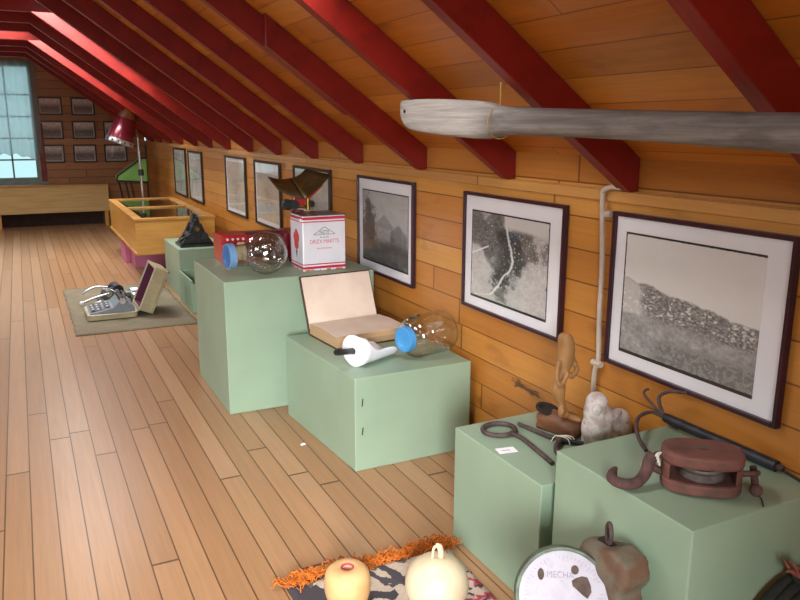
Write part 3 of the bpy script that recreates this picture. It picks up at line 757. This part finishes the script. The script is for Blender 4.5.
# ------------------------------------------------------------------ tin
t = thing('square_tin', 'white square tin with red bands and printed letters on the tall plinth', 'tin', (1.30, 3.765, H1), math.radians(0))
def tin_mat():
    m = MT('printed_tin'); x, y, z = m.coord()
    nz = m.noise(m.vec(x, y, z), 9, 3)
    c = m.mix(nz.step(.4, .7)*.5, '#dfe1ea', '#d3d6df')
    def band(a, b_): return z.gt(a)*z.lt(b_)
    c = m.mix((band(.012, .026)+band(.034, .040)+band(.262, .268)+band(.276, .291)).clamp(), c, '#c02a44')
    chip = m.noise(m.vec(x, y, z), 60, 2); c = m.mix(z.lt(.010)*chip.gt(.5), c, '#a9763f')
    return m.done(c, .3, .1, coat=.2)
MB().mm((0, 0, 0), (.245, .20, .297)).build('body', tin_mat(), t, bevel=.006)
b = MB(); b.mm((-.003, -.003, .2972), (.248, .203, .301)); b.build('lid', 'dark_lid' if 'dark_lid' in M else 'steel', t, bevel=.002)
inkr = simple('pink_red_ink', '#cf5f80', '#c75676', 30, .5); ink = simple('grey_ink', '#4e535c', '#5a5f66', 30, .5); inkg = simple('green_ink', '#79a894', None, 30, .5)
F = lambda x, z: T(x, -.0006, z)@R(PI/2, 'X')
b = MB()
tri = [(.062, .196), (.185, .196), (.1235, .237)]
for p, q in ((0, 1), (1, 2), (2, 0)): b.tube([(tri[p][0], -.0005, tri[p][1]), (tri[q][0], -.0005, tri[q][1])], .0016, 4)
b.build('triangle_emblem', ink, t)
lettering('NZTE', .026, ink, t, F(.1235, .208), sx=.85)
b = MB()
for k in range(8): b.mm((.098+.0066*k, -.0010, .178), (.098+.0066*k+.0042, -.0003, .186-.002*(k % 3)))
b.build('small_print', inkg, t)
lettering('DRIZX MARTTS', .030, inkr, t, F(.1235, .158), sx=.80)
b = MB()
for k in range(13): b.mm((.080+.0066*k, -.0010, .119), (.080+.0066*k+.004, -.0003, .125-.002*(k % 2)))
b.build('small_print', inkr, t)
E_ = MB(); E_.prism([(.10+.042*math.cos(a)*(1+.15*math.sin(5*a)), .165+.055*math.sin(a)) for a in [2*PI*k/30 for k in range(30)]], 'x', -.0012, -.0003); E_.build('flower_emblem', simple('red_flower_ink', '#b5303a', '#c8574f', 60, .5), t)
E_ = MB(); E_.prism([(.085, .105), (.10, .065), (.115, .105)], 'x', -.0010, -.0003); E_.mm((-.001, .0975, .10), (-.0003, .1025, .118)); E_.build('stem_emblem', simple('dark_leaf_ink', '#4c6052', None, 30, .5), t)
MB().mm((-.012, -.002, .268), (-.003, .03, .285)).build('catch', 'enamel', t, bevel=.002)

# ------------------------------------------------------------------ scale behind the tin
t = thing('kitchen_scale', 'red balance scale with folded olive metal pan behind the white tin', 'scale', (1.375, 4.055, H1))
b = MB(); b.prism(rrect(-.045, .065, -.06, .06, .02), 'z', 0, .03); b.build('base', 'black_cast', t, bevel=.004)
MB().lathe([(.05, .03), (.045, .10), (.04, .22), (.035, .30), (0, .30)], 20).build('body', 'maroon', t, smooth=.8)
for x, y, r in ((-.065, -.02, .030), (-.03, -.03, .026), (.075, -.01, .018)): MB().tube([(x, y-.02, .335), (x, y+.02, .335)], r, 18).build('gear', 'black_cast', t, smooth=.8)
MB().tube([(-.085, 0, .315), (.10, 0, .322)], .010).build('beam', 'brass', t, smooth=1)
MB().tube([(.055, -.02, .30), (.055, -.02, .365)], .010).build('peg', 'brass', t, smooth=1)
b = MB(); b.prism([(-.035, .32), (.02, .32), (.15, .43), (.15, .445), (.0, .385), (-.02, .40)], 'y', -.015, .02); b.build('cradle', 'red_box', t, bevel=.004)
# folded pan: two sheets meeting in a crease that drops towards the front
cf, cb = Vector((.010, -.10, .370)), Vector((-.005, .08, .472))
lw = [Vector((-.130, -.06, .425)), Vector((-.150, .05, .485))]; rw = [Vector((.19, -.03, .492)), Vector((.09, .10, .52))]
for nm, w_ in (('pan_wing', lw), ('pan_wing', rw)):
    b = MB(); n_ = 6; vs = []
    for i in range(n_+1):
        s = i/n_
        for j in range(2):
            p = (cf, cb)[j].lerp(w_[j], s)-Vector((0, 0, .010*math.sin(PI*s)))
            vs.append(p)
    b._add(vs, [(2*i, 2*i+1, 2*i+3, 2*i+2) for i in range(n_)]); b.build(nm, 'olive', t, smooth=1, solid=.006)

# ------------------------------------------------------------------ open book, scoop
t = thing('open_book', 'large old open book with yellowed pages on the low wide plinth', 'book', (1.265, 3.205, H3), math.radians(5))
bw, bd = .405, .305
MB().mm((-.006, -.006, 0), (bw+.006, bd+.004, .006)).build('cover', 'leather', t, bevel=.001)
b = MB(); b.prism([(0, .0065), (bd, .0065), (bd, .058), (bd*.6, .064), (.015, .056), (-.004, .035)], 'x', 0, bw); b.build('page_block', ['page_edge'], t)
b = MB(); b.prism([(.014, .0565), (bd*.6, .0645), (bd-.001, .0585), (bd-.001, .0595), (bd*.6, .0657), (.014, .0575)], 'x', .002, bw-.002); b.build('page', 'page', t, smooth=.5)
Lf = T(0, bd+.002, .012)@R(math.radians(-21), 'X')
b = MB(); b.mm((.002, -.012, .02), (bw-.01, -.0005, .284), Lf); b.build('raised_pages', 'page', t, bevel=.002)
b = MB(); b.mm((-.006, 0, 0), (bw, .007, .292), Lf); b.build('raised_cover', 'leather', t, bevel=.001)
b = MB(); b.mm((.0, -.0135, .03), (bw*.55, -.0122, .283), Lf); b.build('loose_page', 'page', t)

t = thing('flour_scoop', 'white enamel scoop with black handle lying before the open book', 'scoop', (1.236, 2.930, H3), math.radians(24))
rs = .071; n = 18; b = MB(); vs = []; fs = []; m_ = 8
for i in range(m_+1):
    s = i/m_; x = .25*s; half = math.radians(160-72*min(1, max(0, (s-.08)/.2))-10*max(0, (s-.5)/.5)**2)
    for k in range(n+1):
        a = -PI/2-half+2*half*k/n; r = rs*(1-.02*s)
        vs.append((x-.045*abs(2*k/n-1)**3*s**3, r*math.cos(a), rs+.002+r*math.sin(a)+.0*s))
for i in range(m_):
    for k in range(n): q = i*(n+1)+k; fs.append((q, q+1, q+n+2, q+n+1))
b._add(vs, fs); b.build('bowl', 'enamel', t, smooth=1.2, solid=.003)
MB().lathe([(0, -.006), (rs*.5, -.008), (rs*.97, -.002), (rs, .003), (0, .004)], 36, T(0, 0, rs+.002)@R(PI/2, 'Y')).build('back_plate', 'enamel', t, smooth=.8)
MB().tube([(-.004, 0, rs+.002), (-.035, -.004, rs+.008), (-.115, -.012, rs+.024), (-.128, -.014, rs+.027)], [.015, .0135, .0145, .012], 16).build('handle', 'black_plastic', t, smooth=.8)

# ------------------------------------------------------------------ iron bits on the next plinth
t = thing('ring_rod', 'rusty iron rod ending in a round ring on the green plinth', 'iron rod', (1.40, 2.035, H2))
MB().tube([(.058*math.cos(2*PI*k/32), .052*math.sin(2*PI*k/32), .009) for k in range(32)], .0085, 10, True).build('ring', 'iron', t, smooth=1)
MB().tube(smooth_path([(.02, -.055, .009), (.028, -.10, .008), (.012, -.22, .0075), (.0, -.30, .007)], 5), [.009]*8+[.0085]*8 if False else .008, 10).build('shaft', 'iron', t, smooth=1)
t = thing('iron_tongs', 'pair of iron tongs with hooked jaw tied with white string', 'tongs', (1.535, 1.86, H2))
MB().tube([(-.045, .185, .009), (-.02, .06, .009), (-.004, .0, .010)], [.0075, .009, .010]).build('arm', 'iron', t, smooth=1)
MB().tube([(-.004, .002, .010), (.02, -.025, .011), (.045, -.055, .011)], [.010, .0085, .008]).build('arm', 'dark_iron', t, smooth=1)
MB().tube(smooth_path([(.0, .002, .011), (-.045, -.03, .013), (-.075, -.07, .012), (-.075, -.11, .010)], 5), .0095).build('jaw', 'iron', t, smooth=1)
b = MB()
for k in range(3): b.tube(smooth_path([(-.03+.012*k, .02-.006*k, .003), (-.015+.012*k, .015-.005*k, .024), (.006+.012*k, -.018, .022), (.01+.01*k, -.03, .004)], 4), .002, 6)
b.build('string', 'string', t)
o_ = MB().mm((-.032, -.020, 0), (.032, .020, .0012)).mm((-.018, -.003, .0012), (.012, .001, .0015), mi=1).build('paper_label', ['paper', simple('grey_print', '#8d8f98')], None)
o_.location = (1.335, 1.893, H2+.0003); o_.rotation_euler = (0, 0, math.radians(-10)); tag(o_, 'small white paper label lying below the ring of the iron rod', 'label')

t = thing('wooden_clog', 'brown wooden clog on the green plinth below the carved figure', 'clog', (1.590, 1.940, H2+.0005), math.radians(18))
b = MB(); b.ball((0, .02, .036), (.043, .078, .038)); b.ball((0, -.035, .032), (.047, .050, .034)); b.mm((-.034, -.075, 0), (.034, .082, .02))
b.build('body', 'clog_wood', t, remesh=.006)
MB().tube([(.034*math.cos(2*PI*k/24), .055+.036*math.sin(2*PI*k/24), .069+.008*math.sin(2*PI*k/24)) for k in range(24)], .007, 8, True).build('opening_rim', 'dark_in', t, smooth=1)
MB().lathe([(0, .0), (.030, .0), (.032, .004), (0, .006)], 20, T(0, .055, .068)).build('hollow', 'dark_in', t, smooth=1)
t = thing('carved_figure', 'slim carved light wood figure standing on the brown clog', 'figurine', (1.575, 1.918, H2+.006))
b = MB()
b.tube(smooth_path([(.015, -.005, .06), (.0, .0, .10), (-.018, .0, .15), (-.015, .0, .20), (.0, .0, .26), (.004, .0, .31), (-.004, 0, .345), (-.006, 0, .358)], 5), [.016, .015, .014, .014, .013, .013, .014, .016, .018, .021, .023, .024, .024, .023, .021, .020, .021, .023, .025, .027, .028, .029, .030, .030, .030, .029, .028, .028, .027, .026, .024, .022, .020, .018, .015, .009][:36], 12)
b.tube(smooth_path([(-.03, -.01, .27), (-.045, -.02, .22), (-.035, -.03, .185), (-.005, -.03, .23)], 5), .009, 8)
b.tube(smooth_path([(.025, -.01, .27), (.03, -.03, .235), (.0, -.035, .21)], 5), .009, 8)
b.ball((.025, -.03, .066), (.018, .042, .014)); b.ball((-.012, -.012, .085), (.012, .014, .022))
b.build('body', 'figure_wood', t, remesh=.005)

t = thing('stone_carving', 'mottled white stone animal carving beside the brown clog', 'carving', (1.672, 1.797, H2))
b = MB(); b.ball((-.045, 0, .062), (.055, .05, .065)); b.ball((-.056, .0, .12), (.04, .04, .055)); b.ball((-.058, -.004, .155), (.036, .036, .036)); b.ball((-.03, .004, .10), (.04, .045, .05))
b.ball((.045, .0, .045), (.048, .045, .05)); b.ball((.05, .0, .085), (.032, .035, .028)); b.ball((.0, 0, .03), (.085, .05, .034)); b.mm((-.08, -.04, 0.0), (.08, .04, .03))
b.build('body', 'stone', t, remesh=.006)
MB().ball((-.078, -.030, .142), (.019, .012, .022)).build('eye', 'stone', t, smooth=PI)
MB().ball((.04, -.022, .098), (.034, .014, .012), R(-.35, 'Y')).build('paw', 'stone', t, smooth=PI)
MB().tube([(-.016, -.050, .032), (-.016, -.040, .032)], .008, 10).build('hole', 'dark_in', t)

# ------------------------------------------------------------------ pulley block with hook
BA = math.radians(-40)
t = thing('pulley_block', 'rust red wooden pulley block with iron hook on the near plinth', 'pulley block', (1.490, 1.253, H4), BA)
def oval(a, b_, n=36, p=2.3): return [(a*math.copysign(abs(math.cos(2*PI*k/n))**(2/p), math.cos(2*PI*k/n)), b_*math.copysign(abs(math.sin(2*PI*k/n))**(2/p), math.sin(2*PI*k/n))) for k in range(n)]
BO = lambda a, b_: oval(a, b_, 48, 2.7)
MB().prism(BO(.100, .070), 'z', .074, .108).build('upper_cheek', 'rust_red', t, bevel=.009)
MB().prism(BO(.098, .068), 'z', .003, .034).build('lower_cheek', 'rust_red', t, bevel=.007)
for sx, cut in ((-1, .080), (1, .074)):
    seg = [(x, y) for x, y in BO(.097, .067) if x*sx > cut]; seg.sort(key=lambda p: math.atan2(p[1], p[0]*sx-.05))
    MB().prism(seg, 'z', .0345, .0735).build('spacer', 'rust_red', t, bevel=.002)
MB().lathe([(0, .037), (.054, .037), (.056, .042), (.048, .053), (.056, .064), (.054, .069), (0, .069)], 36, T(0, -.004, 0)).build('sheave', 'grey_sheave', t, smooth=.8)
MB().lathe([(0, .0), (.012, .0), (.013, .002), (0, .003)], 16, T(0, .0, .1078)).build('axle_pin', 'grey_sheave', t, smooth=.8)
b = MB(); b.tube(smooth_path([(-.088, .0, .03), (-.112, 0, .04), (-.125, .0, .055), (-.112, 0, .075), (-.088, 0, .08)], 5), .010); b.build('hook_eye', 'rust', t, smooth=1)
hook = smooth_path([(-.118, .004, .078), (-.128, -.004, .060), (-.137, -.022, .034), (-.160, -.052, .018), (-.195, -.062, .016), (-.220, -.038, .016), (-.216, -.005, .020), (-.208, .010, .026)], 6)
MB().tube(hook, [.016-.0045*abs(i/len(hook)-.1)-(.008*max(0, (i/len(hook)-.8)/.2)) for i in range(len(hook))], 12).build('hook', 'rust', t, smooth=1)
MB().tube(smooth_path([(.09, -.012, .055), (.118, -.012, .058), (.135, .0, .055), (.118, .012, .045), (.09, .012, .04)], 5), .007).build('shackle', 'rust', t, smooth=1)
MB().tube([(.128, -.025, .020), (.128, .025, .060)], .009).build('shackle_pin', 'rust', t, smooth=1)
MB().ball((.128, -.027, .020), .016, seg=12, rings=8).build('pin_head', 'rust', t, smooth=PI)
MB().tube(smooth_path([(.13, -.025, .012), (.14, -.04, .004), (.137, -.075, .002)], 5), .0016, 6).build('wire', 'dark_iron', t)
b = MB()
for k in range(4): b.tube(smooth_path([(-.104-.004*k, -.022, .058+.008*k), (-.108, -.014, .078+.004*k), (-.102+.006*k, .006, .082), (-.095, .012, .07)], 4), .0022, 6)
b.build('string', 'string', t)

# grapnel with dark shaft along the wall
t = thing('grapnel', 'dark grey iron grapnel with curved prongs lying along the wall behind the pulley block', 'grapnel', (1.735, 1.30, H4))
s0, s1 = Vector((-.022, .295, .030)), Vector((.012, -.075, .016))
MB().tube([s0, s0.lerp(s1, .03), s0.lerp(s1, .5), s0.lerp(s1, .52), s1], [.013, .015, .0155, .0165, .0160], 16).build('shaft', 'dark_iron', t, smooth=.8)
MB().tube([s1, s1.lerp(s0, -.05)], [.010, .009], 12).build('end_cap', 'iron', t, smooth=.8)
def prong(pts, r=.0058): MB().tube(smooth_path(pts, 6), r, 8).build('prong', 'iron', t, smooth=1)
prong([s0, s0+Vector((-.03, .028, .012)), s0+Vector((-.095, .010, .016)), s0+Vector((-.155, -.04, .012)), s0+Vector((-.185, -.085, -.004)), s0+Vector((-.195, -.125, -.022))])
prong([s0, s0+Vector((.0, .025, .035)), s0+Vector((.004, .03, .06)), s0+Vector((.018, .0, .082)), s0+Vector((.026, -.05, .092))])
prong([s0, s0+Vector((.0, .05, .022)), s0+Vector((-.004, .085, .046)), s0+Vector((-.004, .085, .062)), s0+Vector((-.006, .07, .070))], .0042)
prong([s0, s0+Vector((.006, -.02, -.018)), s0+Vector((.012, -.045, -.024))], .0042)
MB().tube(smooth_path([s1, s1+Vector((.0, -.05, -.008)), s1+Vector((-.006, -.10, -.011)), s1+Vector((-.01, -.120, -.011))], 5), .004, 8).build('rope_tail', 'dark_iron', t, smooth=1)

# ------------------------------------------------------------------ patterned rug with fringe, float, gourd, dial scale, dark coil
rug = cloth('woven_rug', 'kilim', .585, 1.15, .007, (0, 0, 0), 'worn patterned woven rug with orange fringe at the foot of the near plinths', 'rug', .004, .004)
me = rug.data
for v in me.vertices: v.co -= Vector((.2925, 1.15, 0))
rug.location = (.932, 2.09, 0); rug.rotation_euler = (0, 0, math.radians(-2.0))
b = MB()
clumps = [(-.27, .05), (-.22, .06), (-.10, .07), (-.05, .065), (.02, .05), (.09, .05), (.15, .045), (.20, .07), (.245, .07), (.275, .05)]
for k in range(420):
    cx, reach = random.choice(clumps); x = max(-.29, min(.29, random.gauss(cx, .028)))
    p = Vector((x, random.uniform(-.02, .012), .008)); pts = [p]; a = random.uniform(.1, PI-.1); L0 = reach*random.uniform(.5, 1.2)/4
    for q in range(5):
        a += random.uniform(-.9, .9); p = p+Vector((math.cos(a), math.sin(a)*.75, 0))*L0; p.z = max(.003, .005+random.uniform(0, .030)*min(1, reach/.06)); pts.append(p)
    b.tube(smooth_path(pts, 2), .0019, 4)
b.build('fringe', 'orange', rug, kind='stuff')

RZ = .0105
t = thing('float', 'round tan float with a pink hole on the woven rug', 'float', (.79, 1.945, RZ))
MB().lathe([(0, .0), (.054, .0), (.066, .010), (.072, .035), (.072, .070), (.067, .096), (.052, .109), (.022, .111), (.016, .106), (.014, .08), (0, .08)], 40).build('body', 'float_wood', t, smooth=1)
MB().lathe([(.0145, .0805), (.0165, .1085), (.0195, .112), (.0212, .1118), (.0160, .103), (.0150, .0805)], 28).build('hole_lining', 'pink_core', t, smooth=1)
MB().lathe([(0, .0808), (.0135, .0808), (.0135, .0860), (0, .0862)], 20).build('core', 'pink_core', t, smooth=1)
t = thing('gourd', 'round cream coloured gourd with a looped stem on the woven rug', 'gourd', (1.022, 1.79, RZ))
MB().lathe([(0, 0), (.05, .002), (.082, .024), (.098, .065), (.097, .095), (.084, .130), (.058, .153), (.03, .163), (.014, .166), (0, .167)], 44).build('body', 'gourd', t, smooth=1.2)
MB().tube(smooth_path([(.012, 0, .160), (.012, 0, .185), (.006, .0, .203), (-.002, 0, .206), (-.011, .004, .195), (-.014, .006, .160)], 5), [.0095]*11+[.008]*5+[.0045]*10, 10).build('stem', 'gourd', t, smooth=1)

t = thing('dial_scale', 'rusty cast scale with a worn white enamel dial face against the near plinths', 'scale', (1.12, 1.34, RZ))
fwd = Vector((-.50, -.80, .42)).normalized()
dc = Vector((-.025, -.05, .318))
D = axis_to(fwd, dc)
# turn so that local +Y is up
up = Vector((0, 0, 1)); Z = fwd; Xd = up.cross(Z).normalized(); Yd = Z.cross(Xd)
D = Matrix(((Xd.x, Yd.x, Z.x, dc.x), (Xd.y, Yd.y, Z.y, dc.y), (Xd.z, Yd.z, Z.z, dc.z), (0, 0, 0, 1)))
RD = .112
MB().lathe([(0, -.05), (RD*.9, -.05), (RD+.006, -.04), (RD+.008, .0), (RD+.004, .006), (RD-.002, .006), (RD-.003, .001), (0, .001)], 56, D).build('drum', simple('grey_green_drum', '#5c6a58', '#454a40', 22, .6, .2), t, smooth=.7)
def dial_mat():
    m = MT('enamel_dial'); g_ = m.coord('Object'); v = m.vec(*g_)
    n1 = m.noise(v, 30, 3); n2 = m.noise(v, 120, 2)
    c = m.mix(n1.step(.4, .7)*.5, '#a19da8', '#948f9b'); c = m.mix(n2.step(.62, .70)*.5, c, '#8f8796')
    return m.done(c, .5)
MB().lathe([(0, .0012), (RD-.004, .0012), (RD-.004, .0030), (0, .0036)], 56, D).build('dial_face', dial_mat(), t, smooth=.7)
chip = simple('bare_rust_chip', '#55443a', '#43342c', 30, .8)
pts = [(.030, .045), (.045, .050), (.058, .048), (.066, .030), (.068, .014), (.058, -.002), (.046, .006), (.032, .018), (.022, .026), (.020, .038)]
MB().prism(pts, 'z', .0030, .0042, D).build('chip', chip, t)
for cx, cy, sx, sy in ((.028, .064, .0095, .011), (-.055, .050, .008, .014)):
    MB().prism([(cx+sx*math.cos(2*PI*k/14), cy+sy*math.sin(2*PI*k/14)) for k in range(14)], 'z', .0030, .0048, D).build('screw_hole', chip, t)
fink = simple('faded_dial_ink', '#77717f', '#8c8594', 60, .6)
lettering('MECHA', .022, fink, t, D@T(-.008, .050, .0042), sx=.9)
b = MB()
for k in range(60):
    a = 2*PI*k/60; r0 = RD*.80 if k % 5 else RD*.74
    if 1 < (k % 15) < 4: continue
    b.tube([(r0*math.cos(a), r0*math.sin(a), .0034), (RD*.86*math.cos(a), RD*.86*math.sin(a), .0034)], .0007, 4, Mx=D)
b.build('dial_marks', fink, t)
b = MB()
b.prism([(.03, .24), (.03, .37), (-.02, .415), (-.10, .445), (-.155, .43), (-.165, .38), (-.14, .34), (-.155, .27), (-.17, .2), (.03, .2)], 'x', .065, .145); b.ball((.105, -.06, .38), (.052, .095, .055)); b.ball((.105, -.10, .20), (.06, .085, .12)); b.mm((-.02, -.12, .0), (.16, .08, .16)); b.mm((.02, -.10, .1), (.15, .05, .30))
b.build('body', simple('rust_mottled_cast', '#686152', '#664a38', 16, .8, .1, .4, .62, .6), t, remesh=.008)
MB().tube([(.10+.006*math.cos(2*PI*k/18), -.06+.014*math.cos(2*PI*k/18), .462+.026*math.sin(2*PI*k/18)) for k in range(18)], .006, 8, True).build('hanging_loop', 'iron', t, smooth=1)
MB().prism([(.092, -.095), (.112, -.095), (.112, -.03), (.092, -.03)], 'z', .425, .4375).build('slot', 'dark_in', t)

t = thing('dark_coil', 'dark item built as a coil with frayed reddish end in the bottom right corner', 'rope', (1.645, 1.035, 0))  # coil form is made up for an unidentified dark item
b = MB()
for k in range(3): b.tube([((.165-.012*(k == 1))*math.cos(2*PI*q/40), -.030+.028*k, .192+.165*math.sin(2*PI*q/40)) for q in range(40)], .0165+.002*(k == 1), 10, True)
b.build('coil', 'rope', t, smooth=1)
MB().tube(smooth_path([(.02, -.02, .35), (-.02, -.01, .372), (-.045, -.005, .392)], 5), .017, 10).build('tail', 'rope', t, smooth=1)
for k in range(6):
    a = k*1.05; MB().tube(smooth_path([(-.04, -.005, .388), (-.055+.014*math.cos(a), -.005+.012*math.sin(a), .405+.006*(k % 2)), (-.075+.022*math.cos(a), -.005+.02*math.sin(a), .418+.012*(k % 3))], 4), [.006, .006, .0055, .005, .0045, .004, .003, .002, .001], 6).build('strand', 'fray', t, smooth=1)

# paper scraps on the floor
o_ = MB().prism([(0, 0), (.028, .006), (.026, .024), (.004, .020)], 'z', .0, .0015).build('paper_scrap', 'paper', None); o_.location = (1.05, 3.14, .0002)
tag(o_, 'tiny white paper scrap on the floorboards beside the low wide plinth', 'paper')

# ------------------------------------------------------------------ oar and wall pipe
OX = 1.315
t = thing('oar', 'long weathered grey wooden oar hanging under the rafters', 'oar', (OX, 1.95, 1.50))
stn = [(.672, .020, .010, .026), (.668, .030, .013, .022), (.645, .046, .017, .008), (.60, .054, .020, .0), (.54, .058, .022, -.004), (.41, .061, .024, -.010), (.28, .061, .026, -.016), (.19, .060, .028, -.020), (.10, .059, .030, -.024), (.055, .055, .032, -.026), (.0, .043, .034, -.027), (-.05, .040, .035, -.028), (-.3, .037, .036, -.033), (-.6, .036, .037, -.042), (-.9, .037, .038, -.053), (-1.2, .040, .04, -.064), (-1.6, .042, .042, -.075)]
b = MB(); vs = []; fs = []; n = 20
for yy, hz, hx, zc in stn:
    for k in range(n):
        a = 2*PI*k/n; cx, cz = math.cos(a), math.sin(a)
        p_ = 4.0 if yy > .03 else 2.4
        vs.append((hx*math.copysign(abs(cx)**(2/p_), cx), yy+random.uniform(-.003, .003), zc+hz*math.copysign(abs(cz)**(2/p_), cz)+random.uniform(-.0012, .0012)))
for i in range(len(stn)-1): fs += [(i*n+k, i*n+(k+1) % n, (i+1)*n+(k+1) % n, (i+1)*n+k) for k in range(n)]
fs += [tuple(range(n)), tuple(range(len(stn)*n-1, (len(stn)-1)*n-1, -1))]
b._add(vs, fs); b.build('shaft_and_blade', 'oar', t, smooth=.9, sub=1)
MB().tube([(-.0185, .615, .012), (-.0225, .615, .012)], .006, 12).build('hole', 'dark_in', t)
t = thing('hanging_cord', 'thin yellowish cord tying the oar to a red rafter', 'cord', (OX, 1.962, 1.533))
MB().tube([(0, 0, -.02), (0, .001, .048)], .0025, 8).build('cord', 'cordy', t)
MB().tube([(.045*math.cos(2*PI*k/24), 0, -.065+.048*math.sin(2*PI*k/24)) for k in range(24)], .0018, 6, True).build('loop', 'cordy', t, smooth=1)
MB().ball((0, .001, .048), .005, seg=10, rings=6).build('knot', 'cordy', t)

t = thing('wall_pipe', 'grey white conduit pipe running down the plank wall between two pictures', 'pipe', (XW, 1.97, 0))
MB().tube(smooth_path([(-.024, -.07, 1.262), (-.026, -.025, 1.262), (-.028, .004, 1.25), (-.026, .014, 1.22), (-.016, .008, 1.0), (-.016, .004, .8), (-.016, -.004, .66), (-.016, .012, .58), (-.016, .0, .30), (-.016, .0, .0)], 6), .0088, 12).build('tube', 'pipe', t, smooth=1)
for z in (1.17, .64): MB().tube([(-.016, -.022, z), (-.016, .024, z)], .012, 8).build('clip', 'pipe', t)

# ------------------------------------------------------------------ light
def area(name, loc, nrm, sx, sy, power, col=(1, 1, 1), spread=PI):
    l = bpy.data.lights.new(name, 'AREA'); l.shape = 'RECTANGLE'; l.size = sx; l.size_y = sy; l.energy = power; l.color = col; l.spread = spread
    o_ = bpy.data.objects.new(name, l); COL.objects.link(o_); o_.location = loc
    o_.rotation_euler = (-Vector(nrm)).to_track_quat('Z', 'Y').to_euler(); return o_
dn = Vector((.25, 0, -1)).normalized()
SK = (1.0, .99, .99)
for i, ((y0, y1, x0, x1), p) in enumerate(zip(HR, (32, 52, 46))):
    xc = (x0+x1)/2; area('skylight_daylight_right', (xc, (y0+y1)/2, zr(xc)+.20), (0, 0, -1), (x1-x0)*1.2, (y1-y0)*1.1, p, SK)
area('skylight_daylight_flat', (XM, 9.1, ZC+.15), (0, 0, -1), 1.0, .7, 30, SK)
for i, ((y0, y1, x0, x1), p) in enumerate(zip(HL, (10, 36, 44, 31, 17))):
    xc = (x0+x1)/2; area('skylight_daylight_left', (mir(xc), (y0+y1)/2, zr(xc)+.35), dn, (x1-x0)*1.2, (y1-y0)*1.2, p, SK)
area('back_window_daylight', (-.35, YB-.02, 1.45), (0, 1, .1), 1.7, 1.5, 15, SK)
area('back_beam_fill', (-.9, YB-.02, 1.3), (2.1, 5.3, -1.8), 1.0, 1.3, 21, SK, math.radians(42))  # added unseen lamp, narrow beam onto the plinth fronts; there is no doorway

w = bpy.data.worlds.new('overcast_sky'); scn.world = w; w.use_nodes = True
bg = w.node_tree.nodes['Background']; bg.inputs[0].default_value = (.70, .90, .94, 1); bg.inputs[1].default_value = .95

# ------------------------------------------------------------------ camera
yaw, pit, rol, F_ = math.radians(26.5), math.radians(12.85), math.radians(.2), 752
f = Vector((math.sin(yaw)*math.cos(pit), math.cos(yaw)*math.cos(pit), -math.sin(pit))); r = Vector((math.cos(yaw), -math.sin(yaw), 0)); u = r.cross(f)
r, u = r*math.cos(rol)+u*math.sin(rol), u*math.cos(rol)-r*math.sin(rol)
cam = bpy.data.objects.new('camera', bpy.data.cameras.new('camera')); COL.objects.link(cam)
cam.matrix_world = Matrix(((r.x, u.x, -f.x, 0), (r.y, u.y, -f.y, 0), (r.z, u.z, -f.z, 1.45), (0, 0, 0, 1)))
cam.data.sensor_width = 36; cam.data.lens = F_/800*36; cam.data.clip_start = .02
scn.camera = cam
vs_ = scn.view_settings; vs_.view_transform = 'Standard'; vs_.look = 'None'; vs_.exposure = .38; vs_.gamma = 1; vs_.use_curve_mapping = False
